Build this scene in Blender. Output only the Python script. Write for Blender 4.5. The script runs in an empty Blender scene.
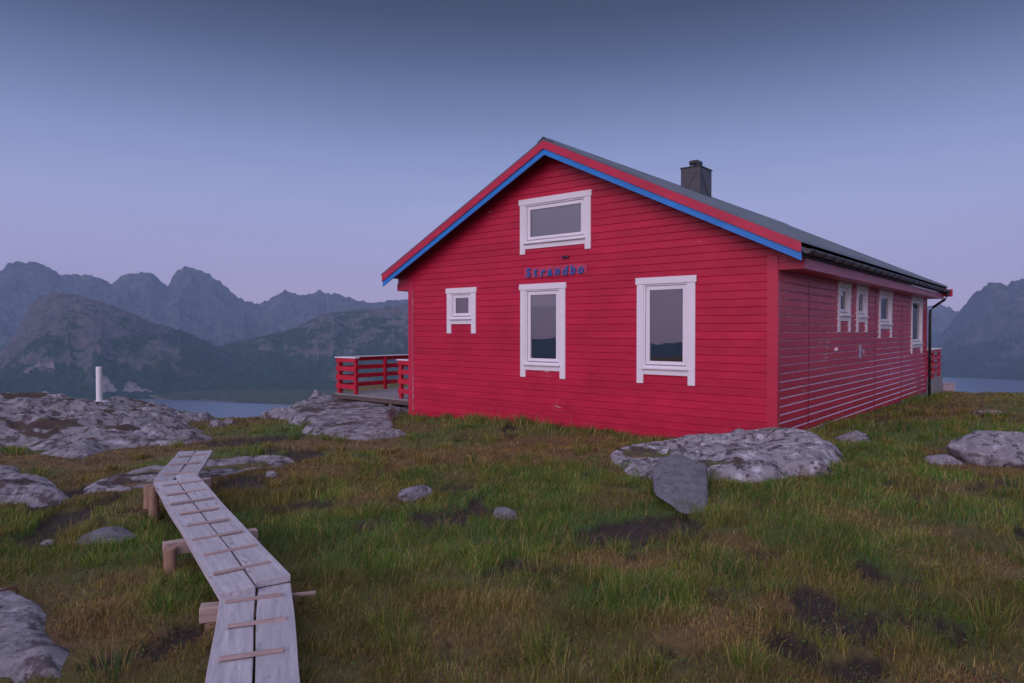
import bpy, bmesh, math, random
import numpy as np
from mathutils import Vector, Matrix

random.seed(7)
rng = np.random.default_rng(7)
scene = bpy.context.scene
COL = scene.collection
R = math.radians

# ------------------------------------------------------------------ helpers
def link(o):
    COL.objects.link(o)
    return o

def tag(o, label=None, cat=None, group=None, kind=None):
    if label: o['label'] = label
    if cat: o['category'] = cat
    if group: o['group'] = group
    if kind: o['kind'] = kind
    return o

def empty(name, loc=(0, 0, 0), rz=0.0):
    o = bpy.data.objects.new(name, None)
    o.location = loc
    o.rotation_euler = (0, 0, rz)
    o.empty_display_size = .3
    return link(o)

def mesh_np(name, verts, faces, mat, parent=None, smooth=False, col=None):
    """verts (n,3); faces: list of arrays, each (m,k) of one size, or a list of lists"""
    me = bpy.data.meshes.new(name)
    verts = np.asarray(verts, dtype=np.float32)
    fl = faces if isinstance(faces, list) and len(faces) and isinstance(faces[0], np.ndarray) else None
    if fl is None:
        me.from_pydata([tuple(map(float, v)) for v in verts], [], faces)
    else:
        me.vertices.add(len(verts)); me.vertices.foreach_set('co', verts.ravel())
        idx = np.concatenate([f.ravel() for f in fl]).astype(np.int32)
        tot = np.concatenate([np.full(len(f), f.shape[1], np.int32) for f in fl])
        start = np.concatenate([[0], np.cumsum(tot)[:-1]]).astype(np.int32)
        me.loops.add(len(idx)); me.loops.foreach_set('vertex_index', idx)
        me.polygons.add(len(tot)); me.polygons.foreach_set('loop_start', start)
        me.polygons.foreach_set('loop_total', tot)
        me.update(calc_edges=True)
    if col is not None:
        a = me.color_attributes.new('Col', 'FLOAT_COLOR', 'POINT')
        c = np.ones((len(verts), 4), np.float32); c[:, :3] = col
        a.data.foreach_set('color', c.ravel())
    if smooth:
        me.polygons.foreach_set('use_smooth', np.ones(len(me.polygons), bool))
    me.validate()
    if mat: me.materials.append(mat)
    o = bpy.data.objects.new(name, me)
    if parent: o.parent = parent
    return link(o)

class MB:
    """collects boxes, bars and prisms and builds them as one mesh"""
    def __init__(s): s.v = []; s.f = []
    def add(s, v, f):
        n = len(s.v); s.v += [tuple(p) for p in v]; s.f += [[i + n for i in q] for q in f]
    def box(s, x0, x1, y0, y1, z0, z1):
        s.add([(x0,y0,z0),(x1,y0,z0),(x1,y1,z0),(x0,y1,z0),(x0,y0,z1),(x1,y0,z1),(x1,y1,z1),(x0,y1,z1)],
              [(3,2,1,0),(4,5,6,7),(0,1,5,4),(1,2,6,5),(2,3,7,6),(3,0,4,7)])
    def bar(s, a, b, w, h, up=(0,0,1)):
        a = Vector(a); b = Vector(b); d = (b-a).normalized(); u = Vector(up)
        sd = d.cross(u).normalized(); u = sd.cross(d).normalized()
        v = []
        for p in (a, b):
            for i, j in ((-1,-1),(1,-1),(1,1),(-1,1)): v.append(p + sd*(w/2*i) + u*(h/2*j))
        s.add(v, [(0,1,2,3),(7,6,5,4),(0,4,5,1),(1,5,6,2),(2,6,7,3),(3,7,4,0)])
    def tube(s, pts, r, n=12, cap=True, r2=None):
        pts = [Vector(p) for p in pts]; base = len(s.v); rings = []
        for i, p in enumerate(pts):
            d = (pts[min(i+1, len(pts)-1)] - pts[max(i-1, 0)]).normalized()
            u = Vector((0,0,1)) if abs(d.z) < .9 else Vector((1,0,0))
            a = d.cross(u).normalized(); b = a.cross(d)
            rr = r if r2 is None else r + (r2-r)*i/(len(pts)-1)
            rings.append([p + a*(rr*math.cos(2*math.pi*k/n)) + b*(rr*math.sin(2*math.pi*k/n)) for k in range(n)])
        v = [q for ring in rings for q in ring]; f = []
        for i in range(len(pts)-1):
            for k in range(n):
                f.append((i*n+k, (i+1)*n+k, (i+1)*n+(k+1)%n, i*n+(k+1)%n))
        if cap:
            f.append(tuple(range(n))); f.append(tuple((len(pts)-1)*n + k for k in reversed(range(n))))
        s.add(v, f)
    def prism(s, poly, y0, y1):
        """polygon in (x,z), extruded from y0 to y1"""
        n = len(poly)
        v = [(x, y0, z) for x, z in poly] + [(x, y1, z) for x, z in poly]
        f = [tuple(range(n)), tuple(reversed(range(n, 2*n)))]
        for k in range(n): f.append((k, n+k, n+(k+1) % n, (k+1) % n))
        s.add(v, f)
    def build(s, name, mat, parent=None, bevel=0.0, smooth=False):
        me = bpy.data.meshes.new(name)
        bm = bmesh.new()
        vs = [bm.verts.new(p) for p in s.v]
        for q in s.f:
            try: bm.faces.new([vs[i] for i in q])
            except ValueError: pass
        bmesh.ops.recalc_face_normals(bm, faces=bm.faces[:])
        bm.to_mesh(me); bm.free()
        if smooth: me.polygons.foreach_set('use_smooth', np.ones(len(me.polygons), bool))
        me.materials.append(mat)
        o = bpy.data.objects.new(name, me)
        if parent: o.parent = parent
        link(o)
        if bevel:
            m = o.modifiers.new('bevel', 'BEVEL'); m.width = bevel; m.segments = 2; m.limit_method = 'ANGLE'
        return o

# numpy value noise
def _hash(ix, iy, iz, seed):
    h = (ix.astype(np.int64)*374761393 + iy.astype(np.int64)*668265263 + iz.astype(np.int64)*2147483647 + seed*1274126177) & 0xFFFFFFFF
    h = ((h ^ (h >> 13))*1274126177) & 0xFFFFFFFF
    h = ((h ^ (h >> 16))*2246822519) & 0xFFFFFFFF
    return ((h ^ (h >> 15)) & 0xFFFFFF)/float(0xFFFFFF)

def noise3(x, y, z, seed=0):
    x, y, z = np.broadcast_arrays(np.asarray(x, float), np.asarray(y, float), np.asarray(z, float))
    ix, iy, iz = np.floor(x), np.floor(y), np.floor(z)
    fx, fy, fz = x-ix, y-iy, z-iz
    q = lambda t: t*t*t*(t*(t*6-15)+10)
    fx, fy, fz = q(fx), q(fy), q(fz)
    r = 0
    for a in (0, 1):
        for b in (0, 1):
            for c in (0, 1):
                w = (fx if a else 1-fx)*(fy if b else 1-fy)*(fz if c else 1-fz)
                r = r + w*_hash(ix+a, iy+b, iz+c, seed)
    return r*2-1

def fbm(x, y, z=0., octaves=4, seed=0, gain=.5, lac=2.03):
    s = 0; a = 1.; t = 0; f = 1.
    for k in range(octaves):
        s = s + a*noise3(np.asarray(x)*f+k*17.3, np.asarray(y)*f-k*9.1, np.asarray(z)*f+k*5.7, seed+k); t += a; a *= gain; f *= lac
    return s/t

def ridged(x, y, z=0., octaves=5, seed=0, gain=.55):
    s = 0; a = 1.; t = 0; f = 1.
    for k in range(octaves):
        n = 1-np.abs(noise3(np.asarray(x)*f+k*11.3, np.asarray(y)*f-k*7.1, np.asarray(z)*f, seed+k)); s = s + a*n*n; t += a; a *= gain; f *= 2.07
    return s/t

def sstep(a, b, x):
    t = np.clip((np.asarray(x, float)-a)/(b-a), 0, 1); return t*t*(3-2*t)

# ------------------------------------------------------------------ camera
F = 690.0; CX, CY, HZ, EYE = 512., 341.5, 330.5, 1.75
PITCH = -math.atan((CY-HZ)/F)
cam_d = bpy.data.cameras.new('camera'); cam = link(bpy.data.objects.new('camera', cam_d))
cam.location = (0, 0, EYE); cam.rotation_euler = (math.pi/2+PITCH, 0, 0)
cam_d.sensor_width = 36; cam_d.lens = F/1024*36; cam_d.clip_start = .05; cam_d.clip_end = 60000
scene.camera = cam

def ray(px, py):
    d = np.array([(px-CX)/F, 1, -(py-CY)/F]); c, s = math.cos(PITCH), math.sin(PITCH)
    return np.array([d[0], d[1]*c-d[2]*s, d[1]*s+d[2]*c])
def at_depth(px, py, dep):
    d = ray(px, py); return np.array([0, 0, EYE]) + d*dep/d[1]
def at_z(px, py, z):
    d = ray(px, py); return np.array([0, 0, EYE]) + d*(z-EYE)/d[2]

# ------------------------------------------------------------------ materials
def mat(name):
    m = bpy.data.materials.new(name); m.use_nodes = True
    nt = m.node_tree; b = nt.nodes['Principled BSDF']
    return m, nt, b
def N(nt, t, **kw):
    n = nt.nodes.new(t)
    for k, v in kw.items():
        if k in n.inputs: n.inputs[k].default_value = v
        else: setattr(n, k, v)
    return n
def ramp(nt, fac, stops, interp='LINEAR'):
    r = nt.nodes.new('ShaderNodeValToRGB'); cr = r.color_ramp; cr.interpolation = interp
    while len(cr.elements) > 1: cr.elements.remove(cr.elements[-1])
    cr.elements[0].position = stops[0][0]; cr.elements[0].color = (*stops[0][1], 1)
    for p, c in stops[1:]:
        e = cr.elements.new(p); e.color = (*c, 1)
    nt.links.new(fac, r.inputs[0]); return r.outputs[0]
def mixc(nt, f, a, b, mode='MIX'):
    n = nt.nodes.new('ShaderNodeMix'); n.data_type = 'RGBA'; n.blend_type = mode
    for s, v in ((n.inputs[0], f), (n.inputs[6], a), (n.inputs[7], b)):
        if isinstance(v, (int, float)): s.default_value = v
        elif isinstance(v, tuple): s.default_value = (*v, 1)
        else: nt.links.new(v, s)
    return n.outputs[2]
def noise_n(nt, scale, detail=4, rough=.55, vec=None, stretch=None):
    tc = nt.nodes.new('ShaderNodeTexCoord'); out = vec or tc.outputs['Object']
    if stretch:
        mp = nt.nodes.new('ShaderNodeMapping'); mp.inputs['Scale'].default_value = stretch
        nt.links.new(out, mp.inputs[0]); out = mp.outputs[0]
    n = N(nt, 'ShaderNodeTexNoise', Scale=scale, Detail=detail, Roughness=rough); nt.links.new(out, n.inputs['Vector'])
    return n.outputs['Fac']
def bump(nt, b, h, strength=.3, dist=.01):
    n = N(nt, 'ShaderNodeBump', Strength=strength, Distance=dist); nt.links.new(h, n.inputs['Height']); nt.links.new(n.outputs[0], b.inputs['Normal'])

def painted(name, base, rough=.42, wear=(.55, .4, .36), wear_amt=.0, var=.16):
    m, nt, b = mat(name)
    n1 = noise_n(nt, 1.3, 5); n2 = noise_n(nt, 9, 4, stretch=(.35, .35, 2.2))
    lo = tuple(c*(1-var) for c in base); hi = tuple(min(1, c*(1+var)) for c in base)
    c = ramp(nt, n1, [(.3, lo), (.7, hi)])
    c = mixc(nt, .35, c, ramp(nt, n2, [(.35, lo), (.65, hi)]))
    if wear_amt:
        w = noise_n(nt, 5.5, 6, .7, stretch=(.5, .5, 4)); w2 = noise_n(nt, .55, 2)
        mul = nt.nodes.new('ShaderNodeMath'); mul.operation = 'MULTIPLY'
        nt.links.new(w, mul.inputs[0]); nt.links.new(w2, mul.inputs[1])
        wf = ramp(nt, mul.outputs[0], [(wear_amt, (0, 0, 0)), (wear_amt+.025, (1, 1, 1))])
        c = mixc(nt, wf, c, wear)
    nt.links.new(c, b.inputs['Base Color'])
    r = ramp(nt, n2, [(.3, (rough-.08,)*3), (.7, (rough+.1,)*3)]); nt.links.new(r, b.inputs['Roughness'])
    bump(nt, b, noise_n(nt, 60, 3, stretch=(.15, .15, 1)), .25, .002)
    return m

M = {}
M['red'] = painted('red_paint', (.495, .0175, .056), .36, wear_amt=.402)
M['red'].node_tree.nodes['Principled BSDF'].inputs['Specular IOR Level'].default_value = .32
nt = M['red'].node_tree; b = nt.nodes['Principled BSDF']; src = b.inputs['Base Color'].links[0].from_socket
tc = nt.nodes.new('ShaderNodeTexCoord'); sx = nt.nodes.new('ShaderNodeSeparateXYZ'); nt.links.new(tc.outputs['Object'], sx.inputs[0])
ad = nt.nodes.new('ShaderNodeMath'); ad.operation = 'SUBTRACT'; nt.links.new(sx.outputs[0], ad.inputs[0]); nt.links.new(sx.outputs[1], ad.inputs[1])
az_ = nt.nodes.new('ShaderNodeMath'); az_.operation = 'ADD'; az_.inputs[1].default_value = .36; nt.links.new(sx.outputs[2], az_.inputs[0])
cb = nt.nodes.new('ShaderNodeCombineXYZ'); nt.links.new(ad.outputs[0], cb.inputs[0]); nt.links.new(az_.outputs[0], cb.inputs[1])
br = nt.nodes.new('ShaderNodeTexBrick'); br.offset = .37; br.offset_frequency = 3; nt.links.new(cb.outputs[0], br.inputs['Vector'])
for k_, v_ in (('Scale', 1.), ('Brick Width', 3.7), ('Row Height', .14), ('Mortar Size', .0016), ('Bias', 0.)): br.inputs[k_].default_value = v_
br.inputs['Color1'].default_value = (.91, .92, .92, 1); br.inputs['Color2'].default_value = (1.07, 1.06, 1.07, 1); br.inputs['Mortar'].default_value = (.35, .35, .35, 1)
nt.links.new(mixc(nt, 1., src, br.outputs['Color'], 'MULTIPLY'), b.inputs['Base Color'])
M['lip'] = painted('painted_sheen_lip', (.62, .32, .42), .22, var=.25)  # paler than the wall red: sky sheen on the ledges put into the colour
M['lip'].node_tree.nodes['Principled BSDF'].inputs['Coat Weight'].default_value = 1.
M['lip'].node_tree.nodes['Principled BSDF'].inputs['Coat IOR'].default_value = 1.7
M['red_trim'] = painted('red_trim_paint', (.48, .017, .058), .38)
M['red_rail'] = painted('red_rail_paint', (.50, .013, .036), .42)
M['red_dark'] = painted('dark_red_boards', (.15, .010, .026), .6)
M['fascia'] = painted('faded_red_paint', (.42, .075, .15), .4)
M['blue'] = painted('blue_paint', (.018, .20, .58), .38)
M['white'] = painted('white_paint', (.77, .74, .77), .42, var=.05)
M['black'] = painted('black_metal', (.022, .022, .026), .35)
M['gutter'] = painted('grey_gutter_metal', (.055, .058, .07), .32)
M['chimney'] = painted('chimney_sheet', (.06, .056, .062), .42, var=.3)
M['concrete'] = painted('concrete', (.26, .25, .25), .85, var=.25)
M['plaster_pole'] = painted('white_pillar_paint', (.78, .76, .78), .6, var=.08)
M['letter'] = painted('blue_letter_paint', (.028, .10, .34), .4)
M['signboard'] = painted('weathered_pink_board', (.46, .045, .10), .6, wear=(.56, .36, .44), wear_amt=.28, var=.25)
M['blind'] = painted('blind_cloth', (.16, .16, .19), .8, var=.05)
M['blind_pale'] = painted('pale_blind_cloth', (.62, .57, .62), .8, var=.05)
M['curtain'] = painted('pink_curtain', (.50, .14, .22), .8, var=.2)
M['dark'] = painted('dim_room', (.34, .33, .36), .9)

# roof sheet
m, nt, b = mat('roof_sheet'); M['roof'] = m
c = ramp(nt, noise_n(nt, 1.1, 5), [(.3, (.085, .108, .135)), (.7, (.135, .165, .20))])
nt.links.new(c, b.inputs['Base Color']); b.inputs['Roughness'].default_value = .38; b.inputs['Metallic'].default_value = .15
bump(nt, b, noise_n(nt, 40, 3), .15, .002)

# window glass: part mirror, part see-through
m, nt, b = mat('window_glass'); M['glass'] = m
out = nt.nodes['Material Output']; nt.nodes.remove(b)
gl = N(nt, 'ShaderNodeBsdfGlossy', Roughness=.012); gl.inputs['Color'].default_value = (.92, .92, .95, 1)
tr = N(nt, 'ShaderNodeBsdfTransparent'); tr.inputs['Color'].default_value = (.92, .94, .95, 1)
lw = N(nt, 'ShaderNodeFresnel', IOR=3.4)
mx = N(nt, 'ShaderNodeMixShader'); nt.links.new(lw.outputs[0], mx.inputs[0]); nt.links.new(tr.outputs[0], mx.inputs[1]); nt.links.new(gl.outputs[0], mx.inputs[2])
bp = N(nt, 'ShaderNodeBump', Strength=.04, Distance=.01); nt.links.new(noise_n(nt, 1.2, 1), bp.inputs['Height']); nt.links.new(bp.outputs[0], gl.inputs['Normal'])
nt.links.new(mx.outputs[0], out.inputs[0])

def wood(name, a, bcol, rough=.75, stretch=(1.2, 14, 14)):
    m, nt, b = mat(name)
    tc = nt.nodes.new('ShaderNodeTexCoord'); oi = nt.nodes.new('ShaderNodeObjectInfo')
    va = nt.nodes.new('ShaderNodeVectorMath'); va.operation = 'SCALE'; va.inputs[0].default_value = (37, 53, 71); nt.links.new(oi.outputs['Random'], va.inputs['Scale'])
    vb = nt.nodes.new('ShaderNodeVectorMath'); vb.operation = 'ADD'; nt.links.new(tc.outputs['Object'], vb.inputs[0]); nt.links.new(va.outputs[0], vb.inputs[1]); vec = vb.outputs[0]
    n1 = noise_n(nt, 2.2, 6, .65, vec=vec, stretch=stretch); n2 = noise_n(nt, 1.9, 6, .65, vec=vec, stretch=(1, 2.5, 2.5))
    c = ramp(nt, n1, [(.28, a), (.72, bcol)])
    dk = tuple(x*.55 for x in a)
    c = mixc(nt, ramp(nt, n2, [(.42, (0, 0, 0)), (.72, (.75, .75, .75))]), c, mixc(nt, .5, dk, bcol))
    n3 = noise_n(nt, 6, 5, .6, vec=vec, stretch=(1, 3, 3))
    c = mixc(nt, ramp(nt, n3, [(.60, (0, 0, 0)), (.74, (.75, .75, .75))]), c, (.10, .08, .08))
    n4 = noise_n(nt, 3, 4, .7, vec=vec, stretch=(.6, 26, 26))
    c = mixc(nt, ramp(nt, n4, [(.62, (0, 0, 0)), (.70, (.7, .7, .7))]), c, tuple(q*.4 for q in a))
    c = mixc(nt, .55, c, mixc(nt, 1., c, ramp(nt, oi.outputs['Random'], [(0, (.7, .7, .7)), (1, (1.25, 1.22, 1.2))]), 'MULTIPLY'))
    nt.links.new(c, b.inputs['Base Color']); b.inputs['Roughness'].default_value = rough
    bump(nt, b, n1, .5, .004)
    return m
M['plank'] = wood('weathered_grey_plank', (.30, .285, .31), (.56, .53, .565))
M['cleat'] = wood('newer_pink_wood', (.33, .23, .215), (.50, .37, .34))
M['log'] = wood('brown_log_wood', (.22, .13, .085), (.42, .27, .19), stretch=(14, 14, 1.2))
M['beam'] = wood('beam_wood', (.30, .21, .18), (.46, .35, .31))
M['deck'] = wood('grey_decking', (.19, .18, .185), (.33, .31, .32), stretch=(1.2, 14, 14))

def rock_mat(name, base, pale, dark, dark_amt=.62, pale_amt=.6, sc=1., bmp=.75):
    m, nt, b = mat(name)
    big = noise_n(nt, .9*sc, 6, .6); mid = noise_n(nt, 5*sc, 6, .7); fine = noise_n(nt, 34*sc, 4, .7)
    c = ramp(nt, mid, [(.25, tuple(x*.6 for x in base)), (.5, base), (.78, tuple(x*1.3 for x in base))])
    tc = nt.nodes.new('ShaderNodeTexCoord')
    v = N(nt, 'ShaderNodeTexNoise', Scale=3.1*sc, Detail=8, Roughness=.72); nt.links.new(tc.outputs['Object'], v.inputs['Vector'])
    c = mixc(nt, ramp(nt, v.outputs['Fac'], [(pale_amt-.05, (0, 0, 0)), (pale_amt+.04, (.85, .85, .85))]), c, pale)
    v2 = N(nt, 'ShaderNodeTexNoise', Scale=4.3*sc, Detail=8, Roughness=.7); nt.links.new(tc.outputs['Object'], v2.inputs['Vector']); v2.inputs['Distortion'].default_value = .15
    c = mixc(nt, ramp(nt, v2.outputs['Fac'], [(dark_amt-.07, (0, 0, 0)), (dark_amt+.02, (.9, .9, .9))]), c, dark)
    c = mixc(nt, ramp(nt, fine, [(.60, (0, 0, 0)), (.72, (.5, .5, .5))]), c, tuple(x*.5 for x in base))
    nt.links.new(c, b.inputs['Base Color']); b.inputs['Roughness'].default_value = .85
    ad = nt.nodes.new('ShaderNodeMath'); ad.operation = 'MULTIPLY_ADD'; ad.inputs[1].default_value = .35
    nt.links.new(fine, ad.inputs[0]); nt.links.new(mid, ad.inputs[2]); bump(nt, b, ad.outputs[0], bmp, .03/sc)
    return m
M['bedrock'] = rock_mat('grey_bedrock', (.235, .22, .24), (.46, .43, .465), (.055, .036, .04), .56, .58, 1.1)
nt = M['bedrock'].node_tree; b = nt.nodes['Principled BSDF']; src = b.inputs['Base Color'].links[0].from_socket
at_ = nt.nodes.new('ShaderNodeAttribute'); at_.attribute_name = 'Col'
mossc = ramp(nt, noise_n(nt, 3.5, 6, .7), [(.32, (.03, .02, .02)), (.5, (.062, .034, .028)), (.68, (.085, .068, .034))])
nt.links.new(mixc(nt, ramp(nt, at_.outputs['Fac'], [(.25, (0, 0, 0)), (.6, (.95, .95, .95))]), src, mossc), b.inputs['Base Color'])
M['boulder'] = rock_mat('lichen_boulder', (.26, .245, .265), (.56, .54, .57), (.045, .028, .036), .565, .575, 1.35, .5)
M['stone'] = rock_mat('grey_stone', (.22, .205, .225), (.42, .40, .43), (.05, .042, .045), .60, .58, 2.2)
M['smooth_slab'] = rock_mat('plain_grey_slab', (.15, .145, .165), (.24, .23, .255), (.06, .055, .06), .62, .64, 2.4)

nt = M['boulder'].node_tree; b = nt.nodes['Principled BSDF']; src = b.inputs['Base Color'].links[0].from_socket
at_ = nt.nodes.new('ShaderNodeAttribute'); at_.attribute_name = 'Col'
mossc = ramp(nt, noise_n(nt, 4.5, 6, .7), [(.35, (.03, .022, .02)), (.5, (.06, .04, .028)), (.62, (.09, .12, .03))])
M['boulder_plain'] = M['boulder'].copy(); nt2 = M['boulder_plain'].node_tree
nt.links.new(mixc(nt, ramp(nt, at_.outputs['Fac'], [(.3, (0, 0, 0)), (.6, (.95, .95, .95))]), src, mossc), b.inputs['Base Color'])
# coloured by an attribute: what kind of plant grows there
def plant_mat(name, trans=.3, rough=.7):
    m, nt, b = mat(name)
    a = nt.nodes.new('ShaderNodeAttribute'); a.attribute_name = 'Col'
    nt.links.new(a.outputs['Color'], b.inputs['Base Color']); b.inputs['Roughness'].default_value = rough
    b.inputs['Specular IOR Level'].default_value = .25
    if trans:
        t = nt.nodes.new('ShaderNodeBsdfTranslucent'); nt.links.new(a.outputs['Color'], t.inputs['Color'])
        mx = N(nt, 'ShaderNodeMixShader'); mx.inputs[0].default_value = trans
        nt.links.new(b.outputs[0], mx.inputs[1]); nt.links.new(t.outputs[0], mx.inputs[2]); nt.links.new(mx.outputs[0], nt.nodes['Material Output'].inputs[0])
    return m
M['blade'] = plant_mat('grass_blade')
M['leaf'] = plant_mat('small_leaf', .2, .5)
m, nt, b = mat('peaty_ground'); M['ground'] = m
a = nt.nodes.new('ShaderNodeAttribute'); a.attribute_name = 'Col'
c = mixc(nt, .65, a.outputs['Color'], ramp(nt, noise_n(nt, 14, 6, .75), [(.3, (.5, .5, .5)), (.7, (1.5, 1.5, 1.5))]), 'MULTIPLY')
nt.links.new(c, b.inputs['Base Color']); b.inputs['Roughness'].default_value = .9
bump(nt, b, noise_n(nt, 22, 5, .75), .8, .03)

# ------------------------------------------------------------------ ground shape
HC = np.array([4.38982362, 11.5, 0.]); GU = np.array([-.76973578, .63836261, 0.]); SV = np.array([.63836261, .76973578, 0.])
def hw(u, v, z=0.):
    p = HC + GU*u + SV*v; return np.array([p[0], p[1], z])

ctl = []
for px, py, z in [(-250,700,-.15),(0,683,-.16),(150,683,-.14),(300,683,-.12),(512,683,-.10),(800,683,-.08),(1024,683,-.05),(1250,690,0.),
                  (200,622,-.13),(160,567,-.23),(155,517,-.25),(80,540,-.25),(300,560,-.2),(420,520,-.2),(500,560,-.15),(640,525,-.17),
                  (800,560,-.06),(1000,560,-.02),(740,482,-.03),(850,442,.02),(960,412,-.25),(1024,392,-.35),(980,390,-.38),(1000,455,-.06),
                  (1200,450,-.05),(1200,395,-.3),(380,430,-.33),(300,440,-.38),(235,432,-.5),(200,447,-.45),(100,462,-.42),(30,457,-.45),(20,520,-.25),
                  (265,424,-.75),(205,424,-.75),(0,403,-.75),(100,404,-.85),(165,409,-.85),(-200,403,-.7),(-200,480,-.3)]:
    ctl.append(at_z(px, py, z))
for u, v, z in [(0,-.1,-.08),(2.5,-.1,-.25),(4.4,-.1,-.25),(6,-.1,-.25),(9,-.1,-.40),(0,3.6,-.16),(0,7,-.24),(0,9.8,-.30),(0,14.6,-.45),(0,17.5,-.6),
                (4.5,7,-.35),(9,7,-.5),(4.5,14,-.6),(12,1,-.6),(11,4,-.7),(13.5,0,-.8),(12.3,-.4,-.45)]:
    ctl.append(hw(u, v, z))
for x, y, z in [(0,0,-.08),(-4,0,-.1),(4,0,0),(0,-5,0),(-8,-8,0),(8,-8,.1),(20,-10,0),(-20,-10,-.2),(12,4,0),(-10,4,-.2)]:
    ctl.append(np.array([x, y, z]))
ctl = np.array(ctl)
_d = np.sqrt(((ctl[:, None, :2]-ctl[None, :, :2])**2).sum(-1)+1.2**2)
_A = np.block([[_d + np.eye(len(ctl))*-.04, np.ones((len(ctl), 1))], [np.ones((1, len(ctl))), np.zeros((1, 1))]])
_w = np.linalg.solve(_A, np.concatenate([ctl[:, 2], [0]]))
BROW_AZ = np.array([-180, -120, -90, -50, -37, -28, -23, -18, -12, 0, 20, 30, 34, 40, 60, 90, 130, 180.])
BROW_R = np.array([60, 50, 40, 32, 29, 26.5, 21.5, 23, 32, 38, 40, 33, 29, 29, 36, 45, 55, 60.])
def base_ground(x, y):
    x = np.asarray(x, float); y = np.asarray(y, float); sh = x.shape
    X = x.ravel(); Y = y.ravel(); z = np.empty(len(X))
    for i in range(0, len(X), 20000):
        d = np.sqrt((X[i:i+20000, None]-ctl[None, :, 0])**2 + (Y[i:i+20000, None]-ctl[None, :, 1])**2 + 1.2**2)
        z[i:i+20000] = d @ _w[:-1] + _w[-1]
    z = np.clip(z, -1.1, .35)
    r = np.hypot(X, Y); az = np.degrees(np.arctan2(X, Y))
    far = sstep(26, 40, r); z = z*(1-far) + -.6*far
    r0 = np.interp(az, BROW_AZ, BROW_R)
    e = np.maximum(0, r-r0)
    z = z - .55*np.where(e < 5, e*e/10, e-2.5)
    return np.maximum(z, -299.2).reshape(sh)
def ground(x, y):
    z = base_ground(x, y); r = np.hypot(x, y)
    near = 1-sstep(45, 80, r)
    z = z + near*(.055*fbm(np.asarray(x)*.55, np.asarray(y)*.55, octaves=3, seed=3) + .03*fbm(np.asarray(x)*2.1, np.asarray(y)*2.1, octaves=3, seed=9))
    z = z + (1-near)*np.minimum(8, .03*r)*sstep(-297, -240, z)*fbm(np.asarray(x)*.02, np.asarray(y)*.02, octaves=4, seed=4)
    return np.maximum(z, -299.4)
def gz(x, y): return float(ground(np.array([x]), np.array([y]))[0])
def hit(px, py):
    d = ray(px, py); t = np.linspace(1.5, 60, 1600); P = np.array([0, 0, EYE])[None] + d[None]*t[:, None]
    below = P[:, 2] < ground(P[:, 0], P[:, 1])
    i = int(np.argmax(below)) if below.any() else len(t)-1
    return P[i]

# what grows where: patches (pixel centre and radii on the ground) of (kind, strength)
def patch(px, py, rx, ry):
    c = hit(px, py); a = hit(px+rx, py); b1 = hit(px, py-ry); b2 = hit(px, py+ry)
    return c[0], c[1], max(.05, abs(a[0]-c[0])), max(.08, abs(b1[1]-b2[1])/2)
PEAT = [patch(*q) for q in [(645,528,78,16),(590,540,50,8),(440,528,36,8),(360,522,30,7),(545,575,36,10),(500,580,30,5),(815,655,40,18),(752,552,22,8),(850,550,10,6),(1015,535,12,12),(770,470,20,4),
                            (62,520,24,34),(90,490,16,22),(600,522,18,6),(885,485,14,4),(930,498,14,4),(250,480,40,10),(300,455,30,7),(40,545,30,10),(760,630,26,14),(250,440,50,5),
                            (300,505,40,7),(455,490,22,6)]]
LUSH = [patch(*q) for q in [(420,478,30,10),(760,492,70,14),(840,478,40,16),(540,428,110,9),(660,446,36,10),(450,440,60,14),(385,535,30,8),(40,445,60,10),(345,495,36,8),(870,455,60,10),(640,482,30,12),
                            (200,590,60,40),(980,430,60,14),(945,475,40,10),(620,600,70,30),(890,610,70,40),(360,560,60,24),(180,545,26,20),(240,520,30,12),(655,500,40,8)]]
RUST = [patch(*q) for q in [(720,540,40,12),(880,530,60,16),(780,600,50,20),(420,458,46,12),(310,470,50,14),(390,500,60,14),(120,520,50,22),(100,620,60,30),(470,620,80,30),(620,560,60,14),(960,570,50,20),
                            (300,445,40,6),(930,415,30,6),(850,520,40,12),(700,620,60,24),(140,450,60,7),(260,420,40,6)]]
def blobs(x, y, L):
    s = np.zeros_like(x)
    wx = x + .28*fbm(x*1.6, y*1.6, octaves=3, seed=21); wy = y + .4*fbm(x*1.3, y*1.3, octaves=3, seed=22)
    for cx, cy, rx, ry in L:
        s = np.maximum(s, 1-sstep(.55, 1.15, np.hypot((wx-cx)/rx, (wy-cy)/ry)))
    return s
def zones(x, y):
    n1 = fbm(x*.45, y*.45, octaves=4, seed=31); n2 = fbm(x*1.2, y*1.2, octaves=4, seed=32); n3 = fbm(x*3., y*3., octaves=3, seed=33)
    n4 = fbm(x*8., y*8., octaves=3, seed=34)
    peat = np.maximum(blobs(x, y, PEAT), sstep(.19, .55, n2*.6+n3*.4))
    peat = sstep(.38, .62, peat + .55*n3 + .45*n4)
    lush = np.clip(np.maximum(blobs(x, y, LUSH), sstep(.05, .5, n1+.3*n2)), 0, 1)*(1-peat)
    rust = np.clip(np.maximum(blobs(x, y, RUST)*.95, sstep(-.08, .40, -n1+.4*n2)), 0, 1)*(1-peat)*(1-.6*lush)
    return peat, lush, rust

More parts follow.
